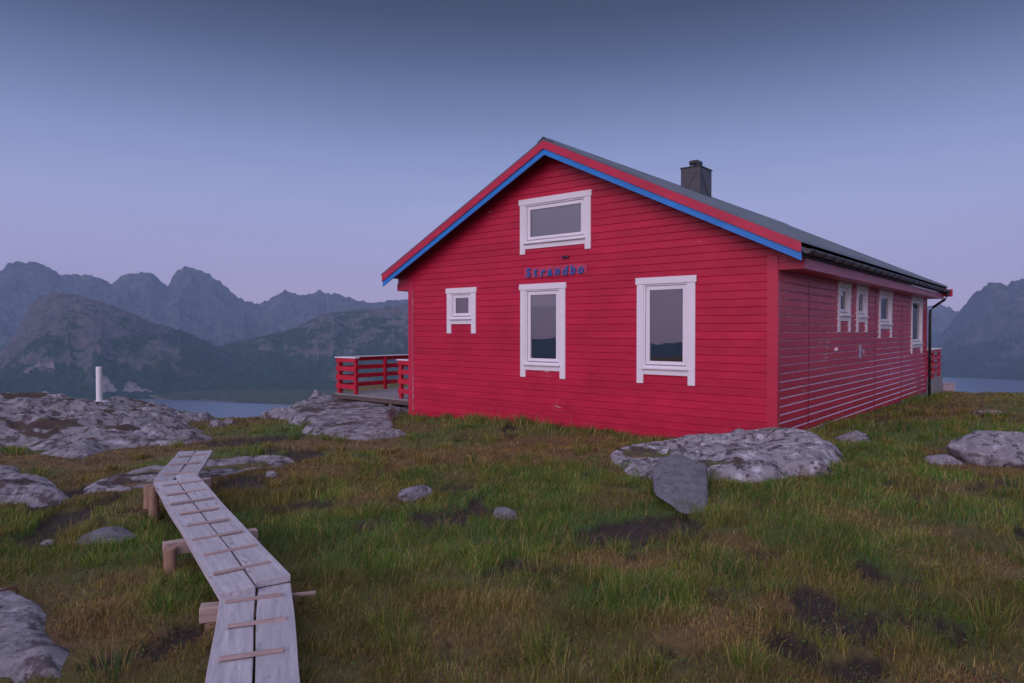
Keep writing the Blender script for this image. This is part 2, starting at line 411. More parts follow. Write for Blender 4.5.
# ------------------------------------------------------------------ rocks
rock_foot = []     # (x, y, a, b, angle) ellipses kept free of grass
def rock(name, c, ext, rz=0., seed=1, label=None, cat='rock', material='stone', cuts=14, sink=.3, tilt=(0., 0.), sub=5, group=None, rough=.05, foot=.86, shape=None):
    r_ = np.random.default_rng(seed)
    bm = bmesh.new(); bmesh.ops.create_icosphere(bm, subdivisions=sub, radius=1)
    d = np.array([v.co[:] for v in bm.verts]); d /= np.linalg.norm(d, axis=1)[:, None]
    n = r_.normal(size=(cuts, 3)); n[:, 2] = np.abs(n[:, 2])*.9+.1*np.sign(n[:, 2]); n /= np.linalg.norm(n, axis=1)[:, None]
    o = r_.uniform(.52, .92, cuts)
    n2 = r_.normal(size=(46, 3)); n2 /= np.linalg.norm(n2, axis=1)[:, None]
    n = np.vstack([n, n2]); o = np.concatenate([o, r_.uniform(.74, 1.0, 46)])
    dn = d @ n.T; rad = np.where(dn > .05, o[None]/np.maximum(dn, .05), 9)
    rad = np.concatenate([rad, np.full((len(d), 1), 1.)], 1)
    k = 110; rr = -np.log(np.exp(-k*np.minimum(rad, 3)).sum(1))/k
    P = d*rr[:, None]
    e = np.array(ext); P = P*e
    s = max(ext)
    ex, ey, ez = P.T
    amp = rough*.9*min(s, 1.2)
    off = seed*3.7
    nz = 1.2*(ridged(ex*2.2/s+off, ey*2.2/s, ez*3.5/s, 5, seed)-.55) + .6*fbm(ex*9+off, ey*9, ez*9, 5, seed+5)*min(1, .35/s+.25)
    P = P + d*(amp*nz)[:, None]*np.array([1, 1, .8])
    if shape: P = shape(P, e)
    strata = .02*s*np.sign(np.sin(ez*34/s+4*fbm(ex*1.5/s+off, ey*1.5/s, 0, 2, seed)))*fbm(ex*3/s+off, ey*3/s, ez, 2, seed)
    P[:, :2] += d[:, :2]*strata[:, None]
    for v, p in zip(bm.verts, P): v.co = p
    me = bpy.data.meshes.new(name)
    bm.to_mesh(me); bm.free(); me.polygons.foreach_set('use_smooth', np.ones(len(me.polygons), bool))
    me.materials.append(M[material])
    ob = link(bpy.data.objects.new(name, me))
    ob.location = (c[0], c[1], (gz(c[0], c[1]) if len(c) < 3 else c[2]) + ext[2]*(1-2*sink) - (0 if len(c) < 3 else ext[2]*(1-2*sink)))
    ob.rotation_euler = (tilt[0], tilt[1], rz)
    tag(ob, label, cat, group)
    rock_foot.append((c[0], c[1], ext[0]*foot, ext[1]*foot, rz))
    return ob

def sheet_rock(name, poly_px, h, label, cat='rock', seed=1, material='bedrock', step=.09, edge=.9, amp=.25, world=False, base_sink=.12, strike=.5, skirt=.35, rgh=1., mossy=1., cap=False, hfun=None, crk=1.):
    """a low bedrock outcrop: rises out of the ground inside its outline, layered and cracked"""
    poly = np.array([(p if world else hit(*p))[:2] for p in poly_px])
    lo = poly.min(0)-.4; hi = poly.max(0)+.4
    nx = min(int((hi[0]-lo[0])/step)+2, 420); ny = min(int((hi[1]-lo[1])/step)+2, 420)
    X, Y = np.meshgrid(np.linspace(lo[0], hi[0], nx), np.linspace(lo[1], hi[1], ny))
    x, y = X.ravel(), Y.ravel()
    wx = x+.25*fbm(x*.9, y*.9, octaves=3, seed=seed); wy = y+.35*fbm(x*.9, y*.9, octaves=3, seed=seed+2)
    ins = np.zeros(len(x), bool); dist = np.full(len(x), 1e9)
    for i in range(len(poly)):
        a, b2 = poly[i-1], poly[i]
        c = ((a[1] > wy) != (b2[1] > wy)) & (wx < (b2[0]-a[0])*(wy-a[1])/((b2[1]-a[1]) or 1e-9)+a[0]); ins ^= c
        ab = b2-a; t = np.clip(((wx-a[0])*ab[0]+(wy-a[1])*ab[1])/(ab@ab+1e-9), 0, 1)
        dist = np.minimum(dist, np.hypot(wx-a[0]-t*ab[0], wy-a[1]-t*ab[1]))
    sd = np.where(ins, dist, -dist)
    cs, sn = math.cos(strike), math.sin(strike)
    p = x*cs+y*sn; q = -x*sn+y*cs
    lay = fbm(p*.35, q*1.1, octaves=4, seed=seed+7)
    st = lay*5; fl = np.floor(st); fr = st-fl
    stepped = (fl+sstep(.90, 1., fr))/5 - .10*fr
    crack = 1-sstep(0, .045, np.abs(fbm(p*.7, q*1.9, octaves=5, seed=seed+11, gain=.6)))
    crack2 = np.maximum(1-sstep(0, .03, np.abs(fbm(p*1.6+9, q*.7, octaves=5, seed=seed+13, gain=.6))), 1-sstep(0, .03, np.abs(fbm(p*.9+4, q*3.8, octaves=5, seed=seed+15, gain=.6))))
    if hfun is not None: h = hfun(x, y)
    body = h*(1-np.exp(-np.maximum(sd, 0)/edge))/(1-math.exp(-2))
    z = ground(x, y) - base_sink + np.where(sd > 0, base_sink*sstep(0, .25, sd) + body, -skirt*sstep(0, .5, -sd))
    msk = sstep(0, .7, sd)
    rough_ = ridged(p*.6, q*1.9, 0, 6, seed+17, gain=.58)-.55
    z = z + msk*(amp*stepped + rgh*(.15*rough_ + .06*fbm(x*2.6, y*2.6, octaves=4, seed=seed+19)) + .018*fbm(x*8, y*8, octaves=3, seed=seed+18) - crk*(.11*rgh*crack + .06*rgh*crack2))
    hollow = sstep(.16, .30, fbm(p*.6+3, q*1.9, octaves=6, seed=seed+23, gain=.62) - .35*rough_)*sstep(.15, .5, sd)
    moss = np.clip(np.maximum(np.maximum(.9*crack, .7*crack2)*sstep(.0, .3, sd)*.8, hollow), 0, 1)*mossy
    if cap:      # stays below the terrace deck
        uu = (x-HC[0])*GU[0]+(y-HC[1])*GU[1]; vv = (x-HC[0])*SV[0]+(y-HC[1])*SV[1]
        cp = -.17 - .035*np.clip(-vv, 0, 4) + .35*np.maximum(0, uu-12.6)
        z = np.where(sd > -.3, np.minimum(z, cp + .03*fbm(x*4, y*4, octaves=3, seed=seed+29)), z)
    keep = (sd > -.55).reshape(ny, nx)
    idx = np.arange(nx*ny).reshape(ny, nx)
    f = np.stack([idx[:-1, :-1], idx[:-1, 1:], idx[1:, 1:], idx[1:, :-1]], -1)
    fk = keep[:-1, :-1] & keep[:-1, 1:] & keep[1:, 1:] & keep[1:, :-1]
    f = f[fk]
    used = np.unique(f); rem = -np.ones(nx*ny, int); rem[used] = np.arange(len(used))
    o = mesh_np(name, np.stack([x, y, z], 1)[used], [rem[f]], M[material], smooth=True, col=np.repeat(moss[used][:, None], 3, 1))
    tag(o, label, cat)
    sheets.append((lo, hi, nx, ny, sd.reshape(ny, nx)-.02, moss.reshape(ny, nx), z.reshape(ny, nx)))
    return o
sheets = []
def in_sheet(x, y):
    """how deep inside an outcrop a point lies (metres)"""
    r = np.full(x.shape, -9.)
    for lo, hi, nx, ny, sd, cr, z in sheets:
        i = np.round((x-lo[0])/(hi[0]-lo[0])*(nx-1)).astype(int); j = np.round((y-lo[1])/(hi[1]-lo[1])*(ny-1)).astype(int)
        ok = (i >= 0) & (i < nx) & (j >= 0) & (j < ny)
        v = np.where(ok, sd[np.clip(j, 0, ny-1), np.clip(i, 0, nx-1)], -9); r = np.maximum(r, v)
    return r
def moss_at(x, y):
    m_ = np.zeros(x.shape); zz = np.zeros(x.shape)
    for lo, hi, nx, ny, sd, cr, z in sheets:
        i = np.round((x-lo[0])/(hi[0]-lo[0])*(nx-1)).astype(int); j = np.round((y-lo[1])/(hi[1]-lo[1])*(ny-1)).astype(int)
        ok = (i >= 0) & (i < nx) & (j >= 0) & (j < ny); i = np.clip(i, 0, nx-1); j = np.clip(j, 0, ny-1)
        ok &= sd[j, i] > .1
        m_ = np.where(ok, cr[j, i], m_); zz = np.where(ok, z[j, i], zz)
    return m_, zz
def sheet_z(x, y):
    for lo, hi, nx, ny, sd, cr, z in sheets:
        if lo[0] < x < hi[0] and lo[1] < y < hi[1]:
            i = int(round((x-lo[0])/(hi[0]-lo[0])*(nx-1))); j = int(round((y-lo[1])/(hi[1]-lo[1])*(ny-1)))
            if sd[j, i] > .1: return float(z[j, i])
    return gz(x, y)

# the whaleback of bedrock on the left brow, with the pillar on it
sheet_rock('rock_outcrop', [(-330,401),(-150,399),(0,401),(60,402),(110,403),(150,406),(182,414),(205,428),(215,439),(190,444),(150,447),(115,450),(85,458),(45,459),(20,449),(-40,447),(-200,455),(-330,440)], .22,
           'broad cracked grey bedrock hump carrying the white pillar', seed=3, step=.06, edge=.9, amp=.50, rgh=1.15)
sheet_rock('rock_outcrop', [hw(9.12,-.4)] + [hit(*q) for q in [(404,425),(398,434),(374,440),(338,439),(300,432),(280,423),(268,415)]] + [hw(15.6,.2),hw(15.0,1.8),hw(13.4,2.2),hw(12.4,1.4),hw(11,1.2),hw(9.12,1.2)], .52,
           'purplish grey bedrock ledge below the terrace left of the red cabin', seed=14, step=.045, edge=.5, amp=.34, world=True, rgh=1.0, cap=True, mossy=.62)
sheet_rock('rock_outcrop', [(76,481),(110,473),(150,467),(185,466),(240,459),(285,456),(304,460),(290,468),(255,473),(215,480),(165,487),(110,495),(82,492)], .09,
           'flat pale rock slab passing under the far end of the boardwalk', seed=22, step=.035, edge=.3, amp=.18, rgh=.85)
sheet_rock('rock_outcrop', [(-120,466),(0,463),(30,470),(52,478),(66,492),(72,503),(40,509),(0,510),(-120,512)], .16,
           'smooth sloping grey rock by the left picture edge above the dark path', seed=31, step=.035, edge=.5, amp=.2, rgh=.8, mossy=.55)
sheet_rock('rock_outcrop', [(-160,600),(0,589),(34,592),(62,604),(78,624),(80,655),(74,700),(-160,706)], .13,
           'large dark grey rock in the bottom left corner', seed=37, step=.02, edge=.32, amp=.06, rgh=.35, mossy=0)
# boulder by the cabin corner, with a slab leaning on it
def boulder_height(x, y):
    t = (x-1.45)/3.0
    hh = np.interp(t + .06*fbm(x*1.3, y*1.3, octaves=2, seed=91), [0, .12, .3, .42, .46, .62, .70, .74, .9, 1.], [.10, .17, .25, .30, .38, .40, .40, .48, .50, .44])
    return hh * .52 * np.interp(y, [8.2, 9.0, 9.8, 10.8], [.62, .86, 1., 1.02])
sheet_rock('boulder', [at_z(x_, y_, .0) for x_, y_ in [(612,456),(636,466),(668,473),(700,477),(742,481),(790,478),(822,474),(842,470),(850,458)]] + [np.array(q) for q in [(4.72,10.1,0),(4.45,10.75,0),(3.9,11.05,0),(2.8,11.1,0),(1.9,11.0,0),(1.4,10.6,0)]], .4,
           'long lichen-spotted boulder lying before the near corner of the red cabin', seed=58, step=.016, edge=.13, amp=.20, rgh=.45, mossy=.75, world=True, hfun=boulder_height, material='boulder', base_sink=.1, skirt=.3, strike=-.3, crk=1.3)
def hull_rock(name, pts, mat_, label, seed=1, amp=.012):
    bm = bmesh.new()
    for p in pts: bm.verts.new(p)
    bmesh.ops.convex_hull(bm, input=bm.verts[:])
    bmesh.ops.bevel(bm, geom=bm.edges[:], offset=.012, segments=1, affect='EDGES')
    bmesh.ops.triangulate(bm, faces=bm.faces[:])
    for _ in range(4): bmesh.ops.subdivide_edges(bm, edges=[e for e in bm.edges if e.calc_length() > .035], cuts=1)
    bmesh.ops.triangulate(bm, faces=bm.faces[:])
    bm.normal_update()
    P = np.array([v.co[:] for v in bm.verts]); Nn = np.array([v.normal[:] for v in bm.verts])
    P += Nn*(amp*1.6*fbm(P[:, 0]*6, P[:, 1]*6, P[:, 2]*6, 6, seed, gain=.62))[:, None]
    for v, p in zip(bm.verts, P): v.co = p
    me = bpy.data.meshes.new(name); bm.to_mesh(me); bm.free()
    me.polygons.foreach_set('use_smooth', np.ones(len(me.polygons), bool)); me.materials.append(M[mat_])
    return tag(link(bpy.data.objects.new(name, me)), label, 'rock')
front = [at_depth(x, y, d-.28) for x, y, d in [(652,472,8.1),(660,458,8.35),(681,455,8.42),(706,465,8.3),(709,494,7.7),(706,514,7.2),(683,514,7.2),(655,494,7.55)]]
hull_rock('rock_slab', front + [p + np.array([.04, .22, -.03]) for p in front], 'smooth_slab', 'plain grey triangular slab leaning against the front of the big boulder', 5)
h = at_depth(806, 474, 8.45); rock('rock', (h[0], h[1], .03), (.38, .26, .24), rz=-.1, seed=23, material='boulder_plain', label='rounded lichen-covered rock at the right front foot of the big boulder')
h = hit(856, 443); rock('rock', (h[0]+.08, h[1]+.2), (.32, .24, .15), seed=24, sink=.3, label='low grey rock just right of the big boulder beside the side wall')
h = hit(1004, 468); rock('rock', (h[0]+.30, h[1]+.38), (.80, .52, .38), rz=-.30, seed=41, sink=.36, cuts=9, tilt=(0, .06), label='large pale grey rock at the right picture edge')
h = hit(943, 463); rock('rock', (h[0], h[1]), (.30, .2, .10), seed=46, sink=.35, label='small flat rock in grass left of the large right-hand rock')
h = hit(413, 501); rock('rock', (h[0], h[1]+.12), (.30, .15, .13), rz=.95, seed=52, sink=.28, cuts=7, label='grey wedge-shaped stone in the grass below the cabin gable')
h = hit(504, 522); rock('rock', (h[0], h[1]+.05), (.17, .09, .10), rz=-.6, seed=57, sink=.25, cuts=7, label='small pale stone alone in the middle of the grass', material='smooth_slab')
h = hit(384, 438); rock('rock', (h[0], h[1]+.1), (.48, .3, .17), rz=.35, seed=60, sink=.3, label='pale grey rock in grass left of the cabin front corner')
h = hit(100, 543); rock('rock', (h[0], h[1]+.1), (.28, .30, .10), rz=-.6, seed=64, sink=.35, label='flat grey stone in grass left of the middle boardwalk post', material='smooth_slab')
h = hit(48, 545); rock('rock', (h[0], h[1]), (.07, .05, .05), seed=66, sink=.3, label='fist-sized stone on the dark bare path at far left', sub=4)
h = hit(272, 477); rock('rock', (h[0], h[1]), (.09, .08, .08), seed=68, sink=.3, label='little pale stone in dark heath right of the boardwalk end', sub=4)
h = hit(160, 413)
p = at_depth(217, 430, 17.5); rock('rock', (p[0], p[1], p[2]-.05), (.34, .3, .42), rz=.5, seed=71, label='pointed white-patched rock in the gap above the fjord water', material='boulder_plain')
p = at_depth(229, 424, 18.6); rock('rock', (p[0], p[1], p[2]-.1), (.2, .2, .34), rz=.2, seed=74, label='small pale tooth-like rock on the brow above the water')
p = at_depth(190, 420, 19.5); rock('rock', (p[0], p[1], p[2]-.05), (.75, .5, .45), rz=.5, seed=77, label='dark brown rounded rock at the right end of the bedrock hump', material='bedrock')
p = at_depth(314, 401, 20.0); rock('rock', (p[0], p[1], p[2]-.15), (.34, .42, .50), rz=.4, seed=79, cuts=9, label='upright block of rock with a white top left of the terrace corner', material='boulder_plain')
p = at_depth(326, 402, 20.2); rock('rock', (p[0], p[1], p[2]-.15), (.26, .42, .55), rz=.1, seed=83, cuts=9, label='upright grey block of rock against the terrace corner', material='stone')
p = at_depth(286, 409, 20.8); rock('rock', (p[0], p[1], p[2]-.25), (.8, .5, .42), rz=.3, seed=81, label='brown mossy boulder at the brow left of the terrace', material='bedrock')
h = hit(985, 413); rock('rock', (h[0]+.1, h[1]), (.40, .3, .07), seed=84, sink=.35, label='flat rock on the grass beyond the large right-hand rock')

# ------------------------------------------------------------------ near ground sheet (polar, out to the far shore)
naz = 900; rad = np.concatenate([np.linspace(.25, 3, 14), np.geomspace(3.05, 45, 210), np.geomspace(46.5, 5200, 90)])
az = np.linspace(-math.pi, math.pi, naz, endpoint=False)
# denser inside the picture
az = np.sort(np.concatenate([az, np.linspace(R(-44), R(44), 700)]))
A, RR = np.meshgrid(az, rad); gx = (RR*np.sin(A)).ravel(); gy = (RR*np.cos(A)).ravel()
gzv = ground(gx, gy)
peat, lush, rust = zones(gx, gy)
gzv = gzv - .05*peat*(np.hypot(gx, gy) < 40)
MOSS = np.array([.115, .092, .026]); PEATC = np.array([.036, .024, .017]); LUSHC = np.array([.06, .11, .018]); RUSTC = np.array([.17, .090, .034])
gc = MOSS[None]*np.ones((len(gx), 1)); gc = gc + (LUSHC-gc)*lush[:, None]; gc = gc + (RUSTC-gc)*rust[:, None]*.8; gc = gc + (PEATC-gc)*peat[:, None]
na = len(az); idx = np.arange(len(gx)).reshape(len(rad), na); nxt = np.roll(idx, -1, axis=1)
f = np.stack([idx[:-1], nxt[:-1], nxt[1:], idx[1:]], -1).reshape(-1, 4)
gv = np.stack([gx, gy, gzv], 1); c0 = len(gv); gv = np.vstack([gv, [[0, 0, gz(0, 0)]]]); gc = np.vstack([gc, [MOSS]])
f3 = np.stack([np.full(na, c0), nxt[0], idx[0]], -1)
f = f[:, ::-1]; f3 = f3[:, ::-1]
o = mesh_np('ground', gv, [f, f3], M['ground'], smooth=True, col=gc)
tag(o, 'peaty hilltop ground under the grass', 'ground', kind='structure')

# rusty iron ring let into the corner rock
p = hit(3, 606); zr = sheet_z(p[0], p[1])
mb = MB(); pts = [(-.10+.0*t, 0, 0) for t in ()] + [(.085*math.cos(t), .02*math.sin(3*t), .055*math.sin(t)-.006) for t in np.linspace(-.1, math.pi+.1, 16)]
mb.tube(pts, .008, 8); o = mb.build('iron_ring', painted('rust', (.10, .035, .025), .8, var=.3), None, smooth=True); o.location = (p[0], p[1], zr); o.rotation_euler = (.5, 0, .2)
tag(o, 'small rusty iron ring fixed in the bottom left corner rock', 'iron ring')

# ------------------------------------------------------------------ cabin
LX, LY = -9.06, 14.15      # local x runs from the left front corner (-9.06) to the near corner (0), y backwards
HC2 = HC + SV*.045
cabin = empty('red_cabin', (HC2[0], HC2[1], 0), math.atan2(-GU[1], -GU[0]))
tag(cabin, 'red wooden cabin with white window frames and a blue-edged gable roof', 'cabin')
APEX, SLOPE, MID = 5.645, .489, LX/2
def roof_z(x): return APEX - SLOPE*abs(x-MID)
WB = -.22; BH = .14        # bottom of the boards, board height
WBF = -.36             # the gable cladding reaches lower
def board_profile(z0, z1, deep=True):
    """(offset outwards, z) from bottom to top"""
    pts = []; k = 0; z = z0
    while z < z1-1e-6:
        zt = min(z+BH, z1)
        pts += [(.022, z+.0005), (.022, zt-.032), (.002, zt-.010)] if deep else [(.022, z+.0005), (.022, zt-.020), (.011, zt-.009)]
        z = zt
    pts.append((.002 if deep else .011, z1)); return pts
def board_wall(name, holes, xr, zmax, to3):
    """xr(z) -> (x0, x1) extent; holes (x0,x1,z0,z1); to3(x, off, z)"""
    prof = board_profile(WBF if name == 'gable_wall' else WB, zmax, name != 'gable_wall'); cuts = sorted({h_ for q in holes for h_ in q[2:]})
    P = [prof[0]]
    for a, b2 in zip(prof, prof[1:]):
        for c_ in cuts:
            if a[1] < c_-1e-4 and b2[1] > c_+1e-4:
                t = (c_-a[1])/(b2[1]-a[1]); P.append((a[0]+(b2[0]-a[0])*t, c_))
        P.append(b2)
    mb = MB(); rr = random.Random(5)
    for a, b2 in zip(P, P[1:]):
        zm = (a[1]+b2[1])/2
        hs = sorted((q[0], q[1]) for q in holes if q[2]-1e-4 < zm < q[3]+1e-4)
        (xa0, xa1), (xb0, xb1) = xr(a[1]), xr(b2[1])
        if xa1-xa0 < .01: continue
        edges = [None] + [e for h_ in hs for e in h_] + [None]
        for i in range(0, len(edges), 2):
            l0, l1 = (xa0, xb0) if edges[i] is None else (edges[i],)*2
            r0, r1 = (xa1, xb1) if edges[i+1] is None else (edges[i+1],)*2
            if r0-l0 < 1e-4 and r1-l1 < 1e-4: continue
            mb.add([to3(l0, a[0], a[1]), to3(r0, a[0], a[1]), to3(r1, b2[0], b2[1]), to3(l1, b2[0], b2[1])], [(0, 1, 2, 3)])
    o = mb.build(name, M['red'], cabin)
    if name == 'side_wall':      # the glossy ledges between the boards, coloured paler to carry the sky's sheen
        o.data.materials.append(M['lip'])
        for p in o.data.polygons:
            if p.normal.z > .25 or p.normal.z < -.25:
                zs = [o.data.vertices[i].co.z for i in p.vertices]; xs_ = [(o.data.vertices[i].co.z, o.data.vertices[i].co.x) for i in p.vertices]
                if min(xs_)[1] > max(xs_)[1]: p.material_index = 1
    return o

# windows: outer casing x0,x1,z0(top of the legs),z1, from the photograph's plane of the wall
front_win = [  # x0, x1, leg bottom, body bottom, top, cap overhang, kind
    (-5.50, -3.65, 3.39, 3.50, 4.57, 'attic'),
    (-5.49, -4.27, .745, .90, 2.747, 'tall'),
    (-2.63, -1.415, .75, .92, 2.747, 'wide'),
    (-7.74, -6.78, 1.68, 1.90, 2.747, 'small')]
side_win = [  # along y
    (3.62, 4.62, 1.72, 1.95, 2.82, 'narrow'), (5.13, 6.13, 1.71, 1.94, 2.82, 'narrow'), (7.33, 8.82, 1.56, 1.79, 2.82, 'square'), (11.5, 13.28, 1.05, 1.23, 2.82, 'long')]
CW = .155   # casing board width
def hole(w): return (w[0]+CW+.0, w[1]-CW, w[3]+.13, w[4]-.15)

front_holes = [hole(w) for w in front_win]; side_holes = [hole(w) for w in side_win]
def gx_ext(z):
    dx = max(0, (APEX-.12-z)/SLOPE); return (max(LX, MID-dx), min(0, MID+dx))
w_front = board_wall('gable_wall', front_holes, gx_ext, APEX-.13, lambda x, o_, z: (x, -o_, z))
w_side = board_wall('side_wall', side_holes, lambda z: (0, LY), 2.96, lambda y, o_, z: (o_, y, z))
mb = MB()
mb.add([(LX, LY, WB), (0, LY, WB), (0, LY, 3.0), (MID, LY, APEX-.12), (LX, LY, 3.0)], [(0, 1, 2, 3, 4)])
mb.add([(LX, 0, WB), (LX, LY, WB), (LX, LY, 3.0), (LX, 0, 3.0)], [(0, 1, 2, 3)])
mb.build('rear_wall', M['red_trim'], cabin)
mb = MB(); mb.box(LX+.1, -.1, .1, LY-.1, WB, WB+.05); mb.build('floor', M['dark'], cabin)
# rooms are dark: an inner wall behind the front rooms keeps the glass from showing through to the far side
mb = MB(); mb.box(LX+.1, -3.2, 3.2, 3.25, WB, 3.0); mb.box(-3.2, -3.15, .6, LY-.3, WB, 3.0); mb.box(LX+.2, -.2, .3, LY-.3, 2.96, 3.0); mb.build('inner_wall', M['dark'], cabin)
# foundation
mb = MB(); mb.box(LX+.04, -.04, .04, LY-.04, -1.3, WB+.01); mb.build('foundation', M['concrete'], cabin)
# corner boards
mb = MB()
mb.box(-.15, .034, -.036, .0, WBF-.02, 3.0); mb.build('corner_board', M['red_trim'], cabin, bevel=.004)
mb = MB(); mb.box(.0, .0345, .002, .10, WB-.02, 2.8); mb.build('corner_board', M['red_trim'], cabin, bevel=.004)
mb = MB(); mb.box(LX-.034, LX+.13, -.036, .0, WB-.16, 3.02); mb.box(LX-.036, LX, .002, .12, WB-.16, 2.8); mb.build('corner_board', M['red_trim'], cabin, bevel=.004)
mb = MB(); mb.box(LX+.132, LX+.155, -.041, -.01, WBF+.1, 2.75); mb.build('corner_strip', painted('worn_edge_paint', (.42, .12, .15), .6, wear=(.5, .33, .34), wear_amt=.27), cabin)
mb = MB(); mb.box(.0, .034, LY-.14, LY, WB-.02, 2.8); mb.build('corner_board', M['red_trim'], cabin, bevel=.004)

def window(win, side):
    x0, x1, zl, zb, zt, kind = win
    def B(mb, a0, a1, d0, d1, z0, z1):   # d outwards positive
        if side: mb.box(d0, d1, a0, a1, z0, z1)
        else: mb.box(a0, a1, -d1, -d0, z0, z1)
    mb = MB(); w = CW
    c0 = .045
    B(mb, x0+.015, x0+w, .0, c0, zl, zt-.10); B(mb, x1-w, x1-.015, .0, c0, zl+.0, zt-.10)
    B(mb, x0-.01, x1+.01, .0, c0+.012, zt-.125, zt)
    B(mb, x0+w, x1-w, .0, c0-.003, zb, zb+.14)
    win_o = mb.build('window', M['white'], cabin, bevel=.005)
    # frame set in the opening, a sash inside it
    a0, a1, z0, z1 = x0+w, x1-w, zb+.14, zt-.10
    fw, sw = (.035, .075)
    mb = MB()
    B(mb, a0, a0+fw, -.09, .031, z0, z1); B(mb, a1-fw, a1, -.09, .031, z0, z1); B(mb, a0+fw, a1-fw, -.09, .031, z1-fw-.02, z1); B(mb, a0+fw, a1-fw, -.09, .031, z0, z0+fw)
    mb.build('frame', M['white'], win_o, bevel=.003)
    mb = MB(); i0, i1, j0, j1 = a0+fw+.006, a1-fw-.006, z0+fw+.006, z1-fw-.026
    B(mb, i0, i0+sw, -.05, .006, j0, j1); B(mb, i1-sw, i1, -.05, .006, j0, j1); B(mb, i0+sw, i1-sw, -.05, .006, j1-sw, j1); B(mb, i0+sw, i1-sw, -.05, .006, j0, j0+sw)
    mb.build('sash', M['white'], win_o, bevel=.004)
    mb = MB(); 
    q_ = [(i0+sw-.008, j0+sw-.008), (i1-sw+.008, j0+sw-.008), (i1-sw+.008, j1-sw+.008), (i0+sw-.008, j1-sw+.008)]
    mesh_np('pane', [(-.022, a_, z_) if side else (a_, .022, z_) for a_, z_ in q_], [(0, 1, 2, 3)], M['glass'], win_o)      # faces outwards
    mb = MB(); B(mb, a0-.02, a1+.02, .02, .10, z0-.035, z0-.008); B(mb, i0+.01, i1-.01, .004, .035, j0+.012, j0+.030); mb.build('sill', M['white'], win_o, bevel=.004)
    p0, p1, q0, q1 = i0+sw, i1-sw, j0+sw, j1-sw
    if kind == 'attic':
        mb = MB(); B(mb, p0-.04, p1+.04, -.075, -.068, q0-.04, q1+.04); mb.build('blind', M['blind'], win_o)
    if kind == 'tall':
        mb = MB(); B(mb, p0-.015, p1+.015, -.042, -.036, q1-.25, q1+.03); mb.build('blind', M['white'], win_o)
    if kind in ('small', 'long', 'narrow', 'square'):
        ins = {'small': (0., 1.), 'narrow': (.0, .35), 'square': (.62, 1.), 'long': (.55, 1.)}[kind]
        v = []; fcs = []; n = 40
        for k in range(n+1):
            a = p0-.03 + (p1-p0+.06)*(ins[0]+(ins[1]-ins[0])*k/n); d = -.11 + .018*math.sin(k*1.25)
            for z in (q0-.04, q1+.04): v.append((d, a, z) if side else (a, -d, z))
        for k in range(n): fcs.append((2*k, 2*k+2, 2*k+3, 2*k+1))
        mesh_np('curtain', v, fcs, M['curtain'] if kind == 'small' else M['blind_pale'], win_o, smooth=True)
    return win_o
for w in front_win: window(w, False)
for w in side_win: window(w, True)

# roof: ribbed sheets
OV = .53; Y0, Y1 = -.44, LY+.22
def roof_sheet(sgn):
    xs = [MID, MID + sgn*(abs(MID)+OV+.03)]
    prof = []; y = Y0-.03
    while y < Y1+.03:
        prof += [(y, 0), (y+.12, 0), (y+.135, .022), (y+.165, .022), (y+.18, 0)]; y += .18
    v = []; f_ = []; n = len(prof)
    for lay in (0., -.03):
        for x in xs:
            for (yy, b_) in prof: v.append((x, yy, APEX - SLOPE*abs(x-MID) + (b_ if lay == 0 else -.03)))
    for k in range(n-1):
        f_.append((k, k+1, n+k+1, n+k)); f_.append((2*n+k, 3*n+k, 3*n+k+1, 2*n+k+1)); f_.append((n+k, n+k+1, 3*n+k+1, 3*n+k))
    f_.append((0, n, 3*n, 2*n)); f_.append((n-1, 2*n+n-1, 3*n+n-1, n+n-1))
    return mesh_np('roof', v, f_, M['roof'], cabin)
r1 = roof_sheet(1); r2 = roof_sheet(-1)
mb = MB(); mb.prism([(MID-.16, APEX-.06), (MID, APEX+.045), (MID+.16, APEX-.06), (MID+.15, APEX-.07), (MID, APEX+.02), (MID-.15, APEX-.07)], Y0-.035, Y1+.035); mb.build('ridge_cap', M['roof'], r1)
# boards under the overhang and the rafters' edge boards
def slope_board(name, material, zt, zb, ya, yb, xo=OV):
    mb = MB()
    xl, xr_ = LX-xo, xo
    def z(x, d): return APEX - SLOPE*abs(x-MID) + d
    mb.add([(xl, ya, z(xl, zt)), (MID, ya, z(MID, zt)), (MID, ya, z(MID, zb)), (xl, ya, z(xl, zb)),
            (xl, yb, z(xl, zt)), (MID, yb, z(MID, zt)), (MID, yb, z(MID, zb)), (xl, yb, z(xl, zb))],
           [(0, 1, 2, 3), (7, 6, 5, 4), (0, 4, 5, 1), (3, 2, 6, 7), (0, 3, 7, 4)])
    mb.add([(MID, ya, z(MID, zt)), (xr_, ya, z(xr_, zt)), (xr_, ya, z(xr_, zb)), (MID, ya, z(MID, zb)),
            (MID, yb, z(MID, zt)), (xr_, yb, z(xr_, zt)), (xr_, yb, z(xr_, zb)), (MID, yb, z(MID, zb))],
           [(0, 1, 2, 3), (7, 6, 5, 4), (0, 4, 5, 1), (3, 2, 6, 7), (1, 5, 6, 2)])
    return mb.build(name, material, cabin)
slope_board('bargeboard', M['red_trim'], -.03, -.195, Y0-.026, Y0)
slope_board('blue_trim', M['blue'], -.10, -.318, Y0+.003, Y0+.026)
slope_board('bargeboard', M['red_trim'], -.035, -.30, Y1, Y1+.026)
mb = MB(); mb.box(.42, .70, Y1-.03, Y1+.03, 2.84, 3.075); mb.build('bargeboard', M['red_trim'], cabin, bevel=.004)
slope_board('soffit', M['red_dark'], -.10, -.125, Y0+.03, Y1-.002, OV-.04)
